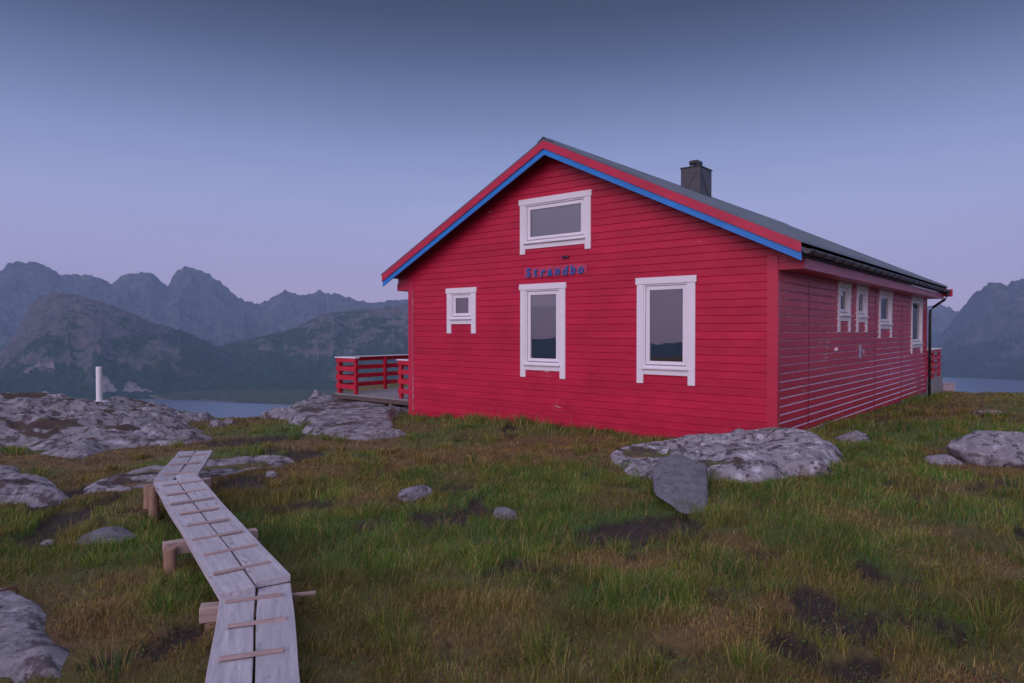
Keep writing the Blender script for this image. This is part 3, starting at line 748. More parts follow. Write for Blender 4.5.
# boxed eaves
for sgn in (1, -1):
    xa, xb = (0.0, .44) if sgn == 1 else (LX-.44, LX)
    mb = MB(); mb.box(xa+.002, xb-.002, .01, LY+.15, 2.77, 2.795); mb.build('eave_soffit', M['red_trim'], cabin)
    mb = MB()
    zt_a, zt_b = roof_z(xa)-.127, roof_z(xb)-.127
    for (za, zb_) in ((2.76, 2.875), (2.881, 9)):
        mb.add([(xa+.003, -.012, za), (xb-.003, -.012, za), (xb-.003, -.012, min(zb_, zt_b)), (xa+.003, -.012, min(zb_, zt_a))], [(0, 1, 2, 3)])
    mb.build('eave_end', M['red_trim'], cabin)
    xf = .44 if sgn == 1 else LX-.44
    mb = MB(); mb.box(xf-(.0 if sgn == 1 else .025), xf+(.025 if sgn == 1 else .0), -.02, LY+.18, 2.755, 2.93); mb.build('fascia', M['fascia'], cabin, bevel=.004)
# gutter with brackets, downpipe
gxx, gzz = .60, 3.03
sec = [(gxx + .068*math.cos(t), gzz + .07*math.sin(t)) for t in np.linspace(math.pi, 2*math.pi, 13)]
inn = [(gxx + .060*math.cos(t), gzz + .062*math.sin(t)) for t in np.linspace(2*math.pi, math.pi, 13)]
mb = MB(); n = len(sec)
poly = sec + inn
v = [(x, Y0+.03, z) for x, z in poly] + [(x, Y1-.04, z) for x, z in poly]; L_ = len(poly)
mb.add(v, [(k, (k+1) % L_, L_+(k+1) % L_, L_+k) for k in range(L_)] + [tuple(range(13))] + [tuple(L_+k for k in range(13))])
gut = mb.build('gutter', M['gutter'], cabin)
mb = MB(); mb.box(.475, .50, Y0+.03, Y1-.03, 2.935, 3.08); mb.build('eave_board', M['black'], cabin)
y = Y0+.25
while y < Y1-.1:
    mb = MB()
    for t0, t1 in zip(np.linspace(math.pi, 2*math.pi, 9)[:-1], np.linspace(math.pi, 2*math.pi, 9)[1:]):
        mb.bar((gxx+.073*math.cos(t0), y, gzz+.075*math.sin(t0)), (gxx+.073*math.cos(t1), y, gzz+.075*math.sin(t1)), .03, .012, up=(0, 1, 0))
    mb.build('bracket', M['black'], gut)
    y += .6
mb = MB(); yp = LY-.02
mb.tube([(gxx, yp-.03, 2.97), (gxx, yp-.03, 2.86), (.52, yp-.02, 2.74), (.2, yp, 2.50), (.125, yp, 2.40), (.115, yp, 2.25), (.115, yp, -.45)], .042, 12); dp = mb.build('downpipe', M['black'], cabin, smooth=True)
for z in (2.2, .9, .0):
    mb = MB(); mb.tube([(.115, yp, z), (.115, yp, z+.05)], .052, 12); mb.build('pipe_clamp', M['black'], dp)
# chimney
cx0, cx1, cy0, cy1 = -4.88, -4.31, 6.45, 7.25
mb = MB(); mb.box(cx0, cx1, cy0, cy1, 5.2, 6.32); chim = mb.build('chimney', M['chimney'], cabin, bevel=.01)
mb = MB(); mb.box(cx0-.018, cx1+.018, cy0-.018, cy1+.018, 6.32, 6.35); mb.build('chimney_lid', M['black'], chim)
mb = MB(); px_, py_ = cx0+.16, cy0+.22
for a_ in (0, .20):
    for b_ in (0, .26): mb.box(px_+a_, px_+a_+.045, py_+b_, py_+b_+.045, 6.35, 6.47)
mb.box(px_+.105, px_+.14, py_, py_+.04, 6.35, 6.47)
mb.box(px_-.012, px_+.257, py_-.012, py_+.317, 6.47, 6.56); mb.box(px_+.03, px_+.215, py_+.03, py_+.275, 6.56, 6.58)
mb.build('chimney_cap', M['black'], chim, bevel=.012)
mb = MB()
mb.bar((cx1+.003, cy0+.02, 6.24), (cx1+.003, cy1-.03, 5.36), .012, .012, up=(1, 0, 0)); mb.bar((cx0+.02, cy0-.003, 5.5), (cx1-.05, cy0-.003, 6.22), .008, .008, up=(0, 1, 0)); mb.build('sheet_seam', M['black'], chim)

# the name over the door-side window: letters on little boards
sb = MB()
sx0, sx1, sz0, sz1 = -5.36, -3.75, 2.88, 3.09
letters = 'Strandbo'
cw = (sx1-sx0)/8.35
for k in range(8):
    xx = sx0 + k*cw; dz = (.012, -.008, .0, .01, .004, .012, .02, .016)[k]
    sb.box(xx+.004, xx+cw-.004, -.042, -.024, sz0+dz, sz1+dz)
sb.box(sx1-.07, sx1, -.042, -.024, sz0+.02, sz1)
sign = sb.build('name_sign', M['signboard'], cabin, bevel=.004)
for k, ch in enumerate(letters):
    cu = bpy.data.curves.new('letter', 'FONT'); cu.body = ch; cu.resolution_u = 6; cu.size = .26 if ch.isupper() else .255; cu.extrude = .012; cu.align_x = 'CENTER'; cu.offset = .008; cu.shear = .12
    lo_ = bpy.data.objects.new('letter', cu); link(lo_)
    dg = bpy.context.evaluated_depsgraph_get(); me = bpy.data.meshes.new_from_object(lo_.evaluated_get(dg))
    bpy.data.objects.remove(lo_)
    me.materials.clear(); me.materials.append(M['letter'])
    ob = link(bpy.data.objects.new('letter', me)); ob.parent = sign
    ob.rotation_euler = (math.pi/2, 0, 0); ob.location = (sx0+(k+.5)*cw+.02, -.056, sz0+.025+.008*math.sin(k*2.1))
# a lamp fitting over the sign and small fittings on the long wall
mb = MB(); mb.box(-4.36, -4.20, -.06, -.02, 3.24, 3.29); mb.tube([(-4.28, -.05, 3.265), (-4.28, -.13, 3.265)], .02, 10); mb.build('wall_bracket', painted('dull_purple_metal', (.09, .02, .07), .5), cabin)
for yv, z1 in ((1.69, 2.74), (6.98, 2.74), (10.2, 2.74)):
    mb = MB(); mb.box(.021, .0285, yv-.008, yv+.008, WB+.02, z1); mb.build('joint_strip', painted('joint_paint', (.16, .02, .05), .5), cabin)
mb = MB(); mb.box(.02, .05, 3.42, 3.52, 1.33, 1.37); mb.box(.02, .07, 3.45, 3.49, 1.35, 1.40); mb.build('vent_cap', M['white'], cabin)
mb = MB(); mb.box(.02, .045, 5.42, 5.54, 1.12, 1.42); mb.tube([(.045, 5.48, 1.3), (.10, 5.48, 1.3), (.11, 5.48, 1.22)], .015, 8); mb.build('wall_tap', painted('bluish_enamel', (.35, .38, .5), .35), cabin)

# ------------------------------------------------------------------ terrace on the left, deck behind, railings
CR = cabin.rotation_euler.z
def house_empty(name, x, y, z=0.):
    p = HC2 + GU*(-x) + SV*y
    return empty(name, (p[0], p[1], z), CR)
ter = house_empty('terrace', -9.1, 0)
tag(ter, 'low grey decked terrace at the left side of the red cabin', 'terrace')
mb = MB(); y = .03
while y < 7.5: mb.box(-3.15, -.0, y, y+.135, -.035, .0); y += .142
mb.build('decking', M['deck'], ter)
mb = MB(); mb.box(-3.16, .0, .0, .028, -.14, -.036); mb.box(-3.17, -3.142, .0, 7.5, -.14, -.036); mb.build('edge_beam', wood('dark_beam_wood', (.07, .05, .045), (.15, .11, .095)), ter)
for xx in (-3.0, -1.9, -.8):
    for yy in (.12, 2.5, 5.):
        mb = MB(); mb.box(xx-.06, xx+.06, yy-.06, yy+.06, -1.2, -.036); mb.build('support_post', M['log'], ter)
def railing(name, label, x, y, segs, h=1.0, n=4, base=0.):
    """segs: list of (ax, ay, bx, by, outside normal sign, posts)"""
    t = house_empty(name, x, y, base)
    tag(t, label, 'railing', 'red railings around the cabin terraces')
    for (ax, ay, bx, by, sg, posts) in segs:
        d = Vector((bx-ax, by-ay, 0)); L = d.length; d.normalize(); nrm = Vector((-d.y, d.x, 0))*sg
        for s_ in posts:
            p = Vector((ax, ay, 0)) + d*s_ - nrm*.05
            mb = MB(); mb.bar(p + Vector((0, 0, -.03)), p + Vector((0, 0, h-.03)), .085, .085, up=d); mb.build('post', M['red_rail'], t, bevel=.004)
        for k in range(n):
            z = .20 + k*(h-.24)/(n-1)*.97
            mb = MB(); off = nrm*.008
            mb.bar(Vector((ax, ay, z))+off, Vector((bx, by, z))+off, .026, .125); mb.build('rail', M['red_rail'], t, bevel=.003)
        mb = MB(); mb.bar(Vector((ax, ay, h))-nrm*.03-d*.02, Vector((bx, by, h))-nrm*.03+d*.02, .15, .03); mb.build('top_cap', M['white'], t, bevel=.003)
railing('railing', 'red slatted railing with white cap round the far left terrace corner', -12.2, .06, [(0, .0, .88, 0, -1, (.07, .82)), (0, .012, 0, 7.2, 1, (.1, 1.7, 3.4, 5.2, 7.0))])
railing('railing', 'short red slatted railing joining the cabin front corner', -9.58, .06, [(0, 0, .46, 0, -1, (.06,))])
bd = house_empty('rear_deck', 0, LY)
tag(bd, 'grey raised deck behind the far end of the cabin', 'deck')
mb = MB(); mb.box(-6, .02, .03, 3.35, -1.4, .03); mb.build('deck_base', M['concrete'], bd)
mb = MB(); mb.box(-6, .02, .04, 3.38, .033, .10); mb.build('decking', M['deck'], bd)
railing('railing', 'red slatted railing with white cap beyond the far end of the cabin', 0, LY+.5, [(-.03, .0, -.03, 2.82, -1, (.08, 1.4, 2.74)), (-.04, 2.85, -4., 2.85, -1, (.8, 2.4))], h=1.0, base=.10)
p = at_depth(946, 386, 27.5)
mb = MB(); mb.box(-.24, .24, -.2, .2, -.9, .10); mb.box(-.26, .26, -.22, .22, .10, .13)
o = mb.build('concrete_block', painted('pink_grey_concrete', (.36, .29, .31), .8), None, bevel=.01); o.location = p; tag(o, 'pale low concrete block on the grass brow past the rear deck', 'block')

# ------------------------------------------------------------------ white pillar on the bedrock
p = at_depth(99.3, 404, 23.5)
pz = sheet_z(p[0], p[1]) + .05
dep = p[1]
pil = empty('pillar', (p[0], p[1], pz)); tag(pil, 'white round concrete pillar standing on the bedrock hump', 'pillar')
s_ = dep/F
mb = MB(); mb.tube([(0, 0, -.12), (0, 0, 36*s_)], 2.8*s_, 28); o = mb.build('shaft', M['plaster_pole'], pil, bevel=.012)
mb = MB(); mb.box(-6.5*s_, 6.5*s_, -6.5*s_, 6.5*s_, -.5, 1.5*s_); mb.build('base', M['plaster_pole'], pil, bevel=.015)

# ------------------------------------------------------------------ boardwalk
bw = empty('boardwalk', (-2.4, 5.5, 0)); tag(bw, 'zigzag plank boardwalk on log supports leading over the grass', 'boardwalk')
BO = Vector((-2.4, 5.5, 0))
def plank_section(a, b, z, width, cleats, th=.048, cl=.78, skew=.0, ends=((0, 0), (0, 0))):
    a = Vector((*a, z))-BO; b = Vector((*b, z))-BO; d = (b-a).normalized(); sd = Vector((d.y, -d.x, 0)); L = (b-a).length
    w2 = (width-.014)/2
    for sg in (-1, 1):
        o = empty  # noqa
        i = 0 if sg < 0 else 1
        s0 = a + sd*sg*(.007+w2/2)
        # local mesh along x so that the grain runs along the plank
        e0, e1 = ends[0][i], ends[1][i]
        mb = MB(); n = 14
        for k in range(n):
            x0, x1 = e0 + (L-e0+e1)*k/n, e0 + (L-e0+e1)*(k+1)/n
        q = []
        for k in range(n+1):
            x = e0+(L-e0+e1)*k/n; bend = .006*math.sin(k*.6+sg); wv = .003*math.sin(k*1.1+2*sg)
            q += [(x, -w2/2-wv, -th+bend), (x, w2/2+wv, -th+bend), (x, w2/2+wv, bend), (x, -w2/2-wv, bend)]
        fs = []
        for k in range(n):
            o_ = 4*k
            fs += [(o_, o_+4, o_+5, o_+1), (o_+1, o_+5, o_+6, o_+2), (o_+2, o_+6, o_+7, o_+3), (o_+3, o_+7, o_+4, o_)]
        fs += [(0, 1, 2, 3), (4*n+3, 4*n+2, 4*n+1, 4*n)]
        mb.add(q, fs); ob = mb.build('plank', M['plank'], bw, bevel=.004)
        ob.location = s0; ob.rotation_euler = (0, 0, math.atan2(d.y, d.x))
    rr = random.Random(int(L*100))
    for c_ in cleats:
        c = a + d*c_; ln = width*cl*rr.uniform(.92, 1.08); sk = skew + rr.uniform(-.06, .06); of = rr.uniform(-.02, .02)
        mb = MB(); mb.box(-ln/2, ln/2, -.016, .016, 0, .016); ob = mb.build('cleat', M['cleat'], bw, bevel=.003)
        ob.location = c + sd*of + Vector((0, 0, .003)); ob.rotation_euler = (0, 0, math.atan2(sd.y, sd.x)+sk)
# axes of the three lengths (from their edges on the photograph at plank height)
plank_section((-.68, 1.70), (-1.735, 4.66), .012, .445, [.35, .80, 1.22, 1.66, 2.08, 2.50, 2.90], skew=.02)
plank_section((-1.70, 4.56), (-3.93, 7.99), .062, .475, [.36, .83, 1.28, 1.74, 2.20, 2.64, 3.08, 3.55], skew=.10, ends=((-.02, .05), (-.28, .08)))
plank_section((-3.89, 7.98), (-4.42, 9.62), .066, .445, [.10, .72, 1.3], skew=.16, ends=((-.16, .06), (0, 0)))
def beam(a, b, z, w=.10, h=.10):
    a = Vector((*a, z)) - BO; b = Vector((*b, z)) - BO; d = b-a
    mb = MB(); mb.box(0, d.length, -w/2, w/2, -h, 0); ob = mb.build('bearer', M['beam'], bw, bevel=.006)
    ob.location = a; ob.rotation_euler = (0, 0, math.atan2(d.y, d.x))
def log(x, y, zt, r, zb):
    mb = MB(); mb.tube([(0, 0, zb-zt), (.004, .003, (zb-zt)/2), (0, 0, 0)], r, 16, r2=r*.96); ob = mb.build('post', M['log'], bw, bevel=.005)
    ob.location = Vector((x, y, zt))-BO
b1a = at_z(200, 606, -.04); b1b = at_z(316, 594, -.04)
beam(b1a[:2], (b1a+(b1b-b1a)*.72)[:2], -.038)
beam((b1a+(b1b-b1a)*.6)[:2], b1b[:2], -.02, .03, .022)
b2a = at_z(163, 543, .01); b2b = at_z(257, 529, .01); beam(b2a[:2], b2b[:2], .012, .09, .105)
b3a = at_z(151, 488, .02); b3b = at_z(209, 477, .02); beam(b3a[:2], b3b[:2], .012, .09, .10)
pp = at_z(171.5, 548, -.03); log(pp[0], pp[1]-.03, -.02, .052, -.42)
pp = at_z(155, 487, .04); log(pp[0]-.0, pp[1]-.04, .055, .054, -.45)
pp = at_z(148, 487, .04); log(pp[0]-.02, pp[1]+.03, .055, .046, -.20)
pp = at_z(206, 478, .0); log(pp[0], pp[1], .0, .05, -.4)
pp = at_z(203, 606, -.04); log(pp[0]+.05, pp[1]+.02, -.14, .05, -.4)

# ------------------------------------------------------------------ grass (uncountable): real blades, coloured by what grows there
def house_uv(x, y):
    dx, dy = x-HC[0], y-HC[1]; return dx*GU[0]+dy*GU[1], dx*SV[0]+dy*SV[1]
def bw_dist(x, y):
    d = np.full(x.shape, 9.)
    for a, b2 in (((-.78, 1.7), (-1.755, 4.66)), ((-1.7, 4.56), (-3.93, 7.99)), ((-3.89, 7.98), (-4.42, 9.62))):
        a = np.array(a); b2 = np.array(b2); ab = b2-a; t = np.clip(((x-a[0])*ab[0]+(y-a[1])*ab[1])/(ab@ab), 0, 1)
        d = np.minimum(d, np.hypot(x-a[0]-t*ab[0], y-a[1]-t*ab[1]))
    return d
def free_mask(x, y, pad=0.):
    u, v = house_uv(x, y)
    ok = ~((u > -.03) & (u < 9.1) & (v > -.03) & (v < 17.6)) & ~((u > 9) & (u < 12.25) & (v > 0) & (v < 8))
    for cx, cy, a, b2, an in rock_foot:
        c, s = math.cos(an), math.sin(an); dx, dy = x-cx, y-cy
        ok &= ((dx*c+dy*s)/(a+pad))**2 + ((-dx*s+dy*c)/(b2+pad))**2 > 1
    return ok
def scatter(n, r0, r1, az0, az1, power=2.):
    t = rng.random(n); r = (r0**power + t*(r1**power-r0**power))**(1/power); a = R(az0) + rng.random(n)*R(az1-az0)
    return r*np.sin(a), r*np.cos(a)
xs, ys = [], []
for n, r0, r1, p_ in ((190000, 2.4, 6, 1.5), (250000, 6, 12, 1.4), (210000, 12, 31, 1.35)):
    x, y = scatter(n, r0, r1, -45, 45, p_); xs.append(x); ys.append(y)
x, y = scatter(40000, 1.0, 9, -100, 100); xs.append(x); ys.append(y)
for a0, a1 in ((-66, -45), (45, 66)):
    x, y = scatter(48000, 2.5, 24, a0, a1, 1.4); xs.append(x); ys.append(y)
x = np.concatenate(xs); y = np.concatenate(ys)
ok = free_mask(x, y); x, y = x[ok], y[ok]
sd = in_sheet(x, y); ms_, mz_ = moss_at(x, y)
ok = (sd < .02+.12*rng.random(len(x))) | ((ms_ > .75) & (rng.random(len(x)) < .30)); x, y, sd, ms_, mz_ = x[ok], y[ok], sd[ok], ms_[ok], mz_[ok]
peat, lush, rust = zones(x, y)
clump = fbm(x*3.2, y*3.2, octaves=4, seed=51)
ok = rng.random(len(x)) < np.clip((1-.93*sstep(.45, .85, peat))*(.70+1.1*clump+.25*lush), .03, 1)
x, y, peat, lush, rust, clump, sd, mz_ = (q[ok] for q in (x, y, peat, lush, rust, clump, sd, mz_))
n = len(x); r = np.hypot(x, y); z = np.where(sd > .12, mz_, ground(x, y) - .05*peat)
u, v = house_uv(x, y)
byhouse = np.exp(-((np.abs(v+.3)/.7)**2))*((u > -.2) & (u < 9.6) & (v < 0)) + np.exp(-((np.abs(u+.2)/.4)**2))*((v > 0) & (v < 17))
tus = np.clip(sstep(.12, .5, fbm(x*1.5, y*1.5, octaves=3, seed=53)), 0, 1)
h = (.026 + .045*rng.random(n)**1.5 + .045*lush*rng.random(n) + .06*tus*rng.random(n) + .04*np.clip(clump, 0, 1)) * (1+1.5*byhouse)*(1-.5*peat)*(1-.42*rust)
h = np.where(sd > .12, h*.6, h)
tall = rng.random(n) < .03+.03*tus; h = np.where(tall, h*1.9+.03, h)
bd_ = bw_dist(x, y); h = np.where(bd_ < .27, np.minimum(h, .05), h)
w = np.maximum(.0028, .00052*r)*(.6+.8*rng.random(n)); w = np.where(tall, w*.6, w)
th = rng.random(n)*2*math.pi; lean = (.15+1.15*rng.random(n)**1.3)*h; ld = rng.random(n)*2*math.pi + .35*np.sin(x*.7+y*.4)
dx, dy = np.cos(ld)*lean + .18*h, np.sin(ld)*lean
wx, wy = np.cos(th)*w/2, np.sin(th)*w/2
V = np.empty((n, 5, 3), np.float32)
V[:, 0] = np.stack([x-wx, y-wy, z-.012], 1); V[:, 1] = np.stack([x+wx, y+wy, z-.012], 1)
V[:, 2] = np.stack([x+wx*.75+dx*.35, y+wy*.75+dy*.35, z+h*.62], 1); V[:, 3] = np.stack([x-wx*.75+dx*.35, y-wy*.75+dy*.35, z+h*.62], 1)
V[:, 4] = np.stack([x+dx, y+dy, z+h*(1-.25*rng.random(n))], 1)
GREEN = np.array([.125, .215, .026]); DEEP = np.array([.058, .15, .024]); OLIVE = np.array([.185, .165, .032]); STRAW = np.array([.46, .33, .12]); BROWN = np.array([.24, .115, .040]); GREY = np.array([.27, .22, .13])
lush = np.clip(np.maximum(lush, 1.1*byhouse), 0, 1); rust = rust*(1-.8*np.clip(byhouse, 0, 1))
pick = rng.random(n)
c = OLIVE[None]*np.ones((n, 1)); mixk = np.clip(fbm(x*1.1, y*1.1, octaves=4, seed=71)*.9+.42, 0, 1)[:, None]
c = c*(1-mixk) + GREEN[None]*mixk
c = c + (np.where((pick < .5)[:, None], GREEN, DEEP)-c)*(lush*.85)[:, None]
c = c + (np.where((pick < .55)[:, None], BROWN, STRAW*.85)-c)*(rust*.78)[:, None]
c = np.where((rng.random(n) < (.11-.07*lush+.10*rust))[:, None], STRAW[None], c)
c = np.where((rng.random(n) < .17)[:, None], BROWN[None]*.6, c)
c = np.where((rng.random(n) < .06)[:, None], GREY[None], c)
c = np.where(tall[:, None], c*.4+STRAW*.6, c)
tuc = rng.random(n)
c = c*((1.05+.26*lush)[:, None][:, 0]*(.62+.76*rng.random(n))*(1+.5*np.clip(fbm(x*2.3, y*2.3, octaves=4, seed=77), -.6, .9)))[:, None]
# tussocks of longer blades
tx, ty = scatter(420, 2.6, 20, -44, 44, 1.5); okt = free_mask(tx, ty) & (in_sheet(tx, ty) < 0) & (bw_dist(tx, ty) > .45)
tx, ty = tx[okt], ty[okt]; pt, lt, rt = zones(tx, ty)
okt = rng.random(len(tx)) < .9*(1-pt); tx, ty, lt = tx[okt], ty[okt], lt[okt]
fr = np.array([hit(*q)[:2] for q in [(650,494),(659,499),(668,503),(678,508),(690,514),(700,517),(640,478),(626,470),(716,487),(730,490),(744,492),(758,493),(772,492),(786,491),(800,489),(815,486),(830,482),(843,478),(852,470),(560,424),(585,428),(610,433),(480,421),(450,419),(520,422)]])
fr = fr + rng.normal(0, .03, fr.shape); tx = np.concatenate([tx, fr[:, 0]]); ty = np.concatenate([ty, fr[:, 1]]); nfr = len(fr)
nb = 90; k_ = len(tx)*nb
a_ = rng.random(k_)*2*math.pi; sz = np.repeat(.6+.8*rng.random(len(tx)), nb); rr_ = np.sqrt(rng.random(k_))*.09*sz
bx, by = np.repeat(tx, nb)+rr_*np.cos(a_), np.repeat(ty, nb)+rr_*np.sin(a_); bz = ground(bx, by)
bh = (.07+.10*rng.random(k_))*sz; bl = bh*(.2+.9*rng.random(k_)); ba = a_+rng.normal(0, .5, k_)
bwid = np.maximum(.003, .00045*np.hypot(bx, by)); bt = rng.random(k_)*2*math.pi; ux, uy = np.cos(bt)*bwid/2, np.sin(bt)*bwid/2; ex, ey = np.cos(ba)*bl, np.sin(ba)*bl
V2 = np.empty((k_, 5, 3), np.float32)
V2[:, 0] = np.stack([bx-ux, by-uy, bz-.012], 1); V2[:, 1] = np.stack([bx+ux, by+uy, bz-.012], 1)
V2[:, 2] = np.stack([bx+ux*.8+ex*.35, by+uy*.8+ey*.35, bz+bh*.65], 1); V2[:, 3] = np.stack([bx-ux*.8+ex*.35, by-uy*.8+ey*.35, bz+bh*.65], 1); V2[:, 4] = np.stack([bx+ex, by+ey, bz+bh*.95], 1)
tcol = np.where((rng.random(len(tx)) < .45)[:, None], GREEN, np.where((rng.random(len(tx)) < .5)[:, None], OLIVE, DEEP)); tcol[-nfr:] = np.where((np.arange(nfr) % 3 == 0)[:, None], GREEN*.9, DEEP*1.2); tcol = np.repeat(tcol, nb, 0)
tcol = np.where((rng.random(k_) < .25)[:, None], STRAW, tcol)*(.6+.8*rng.random(k_))[:, None]
V = np.concatenate([V, V2]); c = np.concatenate([c, tcol]); n = len(V)
cc = np.repeat(c, 5, axis=0)
b0 = (np.arange(n)*5)[:, None]
f4 = b0 + np.array([[0, 1, 2, 3]]); f3 = b0 + np.array([[3, 2, 4]])
o = mesh_np('grass', V.reshape(-1, 3), [f4, f3], M['blade'], col=cc)
tag(o, 'short wild grass in green, straw and rust covering the hilltop', 'grass', kind='stuff')

# creeping heath: little leaves in clumps, dark in the peat hollows, green round the boulder
x, y = scatter(330000, 2.4, 22, -44, 44, 1.4)
ok = free_mask(x, y, -.03); x, y = x[ok], y[ok]; ok = in_sheet(x, y) < .08; x, y = x[ok], y[ok]
peat, lush, rust = zones(x, y)
cl = fbm(x*5, y*5, octaves=3, seed=81)
nearb = np.exp(-(np.hypot((x-2.9)/1.9, (y-9.3)/1.5)-1)**2/.03)
edgep = 4*peat*(1-peat)
ok = rng.random(len(x)) < np.clip(sstep(.05, .4, cl)*(.35+.65*rust)+.8*edgep*(cl > -.1)+.9*nearb+.45*peat*(cl > -.05), 0, 1)
x, y, peat, lush, rust, cl, nearb = (q[ok] for q in (x, y, peat, lush, rust, cl, nearb))
n = len(x); r = np.hypot(x, y); s = np.maximum(.011, .0010*r)*(.7+.7*rng.random(n))
hh = (.015+.055*rng.random(n))*(1+.9*nearb)*np.clip(.6+cl, .3, 1.2); z = ground(x, y) - .05*peat + hh
q1 = rng.normal(size=(n, 3)); q1[:, 2] *= .5; q1 /= np.linalg.norm(q1, axis=1)[:, None]
q2 = np.cross(q1, rng.normal(size=(n, 3))); q2 /= np.linalg.norm(q2, axis=1)[:, None]
P = np.stack([x, y, z], 1)
V = np.stack([P-q1*s[:, None], P+q2*s[:, None]*.45, P+q1*s[:, None], P-q2*s[:, None]*.45], 1)
HE = np.array([.085, .050, .040]); GR = np.array([.07, .14, .032]); MS = np.array([.15, .145, .042]); RD = np.array([.17, .08, .05])
pk = rng.random(n)[:, None]
c = np.where(pk < .45, HE, np.where(pk < .7, MS, np.where(pk < .85, RD, GR)))
c = np.where((rng.random(n) < np.clip(nearb*1.2+.5*lush, 0, 1))[:, None], GR*(.8+.7*rng.random((n, 1))), c)*(.7+.6*rng.random(n))[:, None]
o = mesh_np('heath_plants', V.reshape(-1, 3), [(np.arange(n)*4)[:, None] + np.array([[0, 1, 2, 3]])], M['leaf'], col=np.repeat(c, 4, axis=0))
tag(o, 'low creeping heath and moss between the grass and round the boulder', 'heath', kind='stuff')

# ------------------------------------------------------------------ fjord, shore, mountains (metres, far away)
SEA = -298.0
m, nt, b = mat('fjord_water'); M['water'] = m
b.inputs['Base Color'].default_value = (.11, .14, .21, 1); b.inputs['Roughness'].default_value = .28
bump(nt, b, noise_n(nt, .05, 4), .2, 4.)
wv = []; ring = [0, 2000, 6000, 14000]
na = 96; V = [(0, 0, SEA)]; fs = []
ring = [0, 2000, 6000, 10400]
for r_ in ring[1:]: V += [(r_*math.sin(2*math.pi*k/na), r_*math.cos(2*math.pi*k/na), SEA) for k in range(na)]
for k in range(na): fs.append((0, 1+(k+1) % na, 1+k))
for j in range(2):
    for k in range(na): a_ = 1+j*na; fs.append((a_+k, a_+(k+1) % na, a_+na+(k+1) % na, a_+na+k))
o = mesh_np('water', V, fs, M['water']); tag(o, 'calm pale fjord water far below', 'water', kind='structure')

def mountain_mat(name, rock_c, green_c, scar, line, sc=1., snow=False):
    m, nt, b = mat(name)
    ge = nt.nodes.new('ShaderNodeNewGeometry'); sp = nt.nodes.new('ShaderNodeSeparateXYZ'); nt.links.new(ge.outputs['Normal'], sp.inputs[0])
    ps = nt.nodes.new('ShaderNodeSeparateXYZ'); nt.links.new(ge.outputs['Position'], ps.inputs[0])
    n1 = noise_n(nt, .0022*sc, 8, .65); n2 = noise_n(nt, .013*sc, 9, .78); n3 = noise_n(nt, .0016*sc, 6, .6, stretch=(1, 1, .25))
    hgt = nt.nodes.new('ShaderNodeMapRange'); hgt.inputs[1].default_value = line[0]; hgt.inputs[2].default_value = line[1]; nt.links.new(ps.outputs[2], hgt.inputs[0])
    a1 = nt.nodes.new('ShaderNodeMath'); a1.operation = 'MULTIPLY_ADD'; a1.inputs[1].default_value = 1.6; nt.links.new(n1, a1.inputs[0]); nt.links.new(hgt.outputs[0], a1.inputs[2])
    a2 = nt.nodes.new('ShaderNodeMath'); a2.operation = 'MULTIPLY_ADD'; a2.inputs[1].default_value = -.9; nt.links.new(sp.outputs[2], a2.inputs[0]); nt.links.new(a1.outputs[0], a2.inputs[2])
    fac = ramp(nt, a2.outputs[0], [(.38, (0, 0, 0)), (.52, (1, 1, 1))])
    rc = ramp(nt, n2, [(.36, tuple(q*.45 for q in rock_c)), (.5, rock_c), (.68, tuple(q*1.55 for q in rock_c))])
    gc_ = ramp(nt, n2, [(.36, tuple(q*.45 for q in green_c)), (.64, tuple(q*1.6 for q in green_c))])
    c = mixc(nt, fac, gc_, rc)
    sf = ramp(nt, n3, [(.60, (0, 0, 0)), (.70, (.8, .8, .8))]); c = mixc(nt, sf, c, scar)
    nt.links.new(c, b.inputs['Base Color']); b.inputs['Roughness'].default_value = .95; b.inputs['Specular IOR Level'].default_value = .1
    bump(nt, b, noise_n(nt, .012*sc, 9, .75), 1., 45/sc)
    return m
M['far'] = mountain_mat('far_mountain_rock', (.095, .092, .10), (.024, .042, .024), (.19, .175, .185), (-350, 420))
M['hump'] = mountain_mat('near_mountain', (.125, .108, .11), (.020, .046, .018), (.27, .21, .215), (-330, 560), 1.5)
M['shore'] = mountain_mat('shore_land', (.14, .13, .10), (.06, .075, .03), (.20, .18, .16), (-600, 900), 2.)

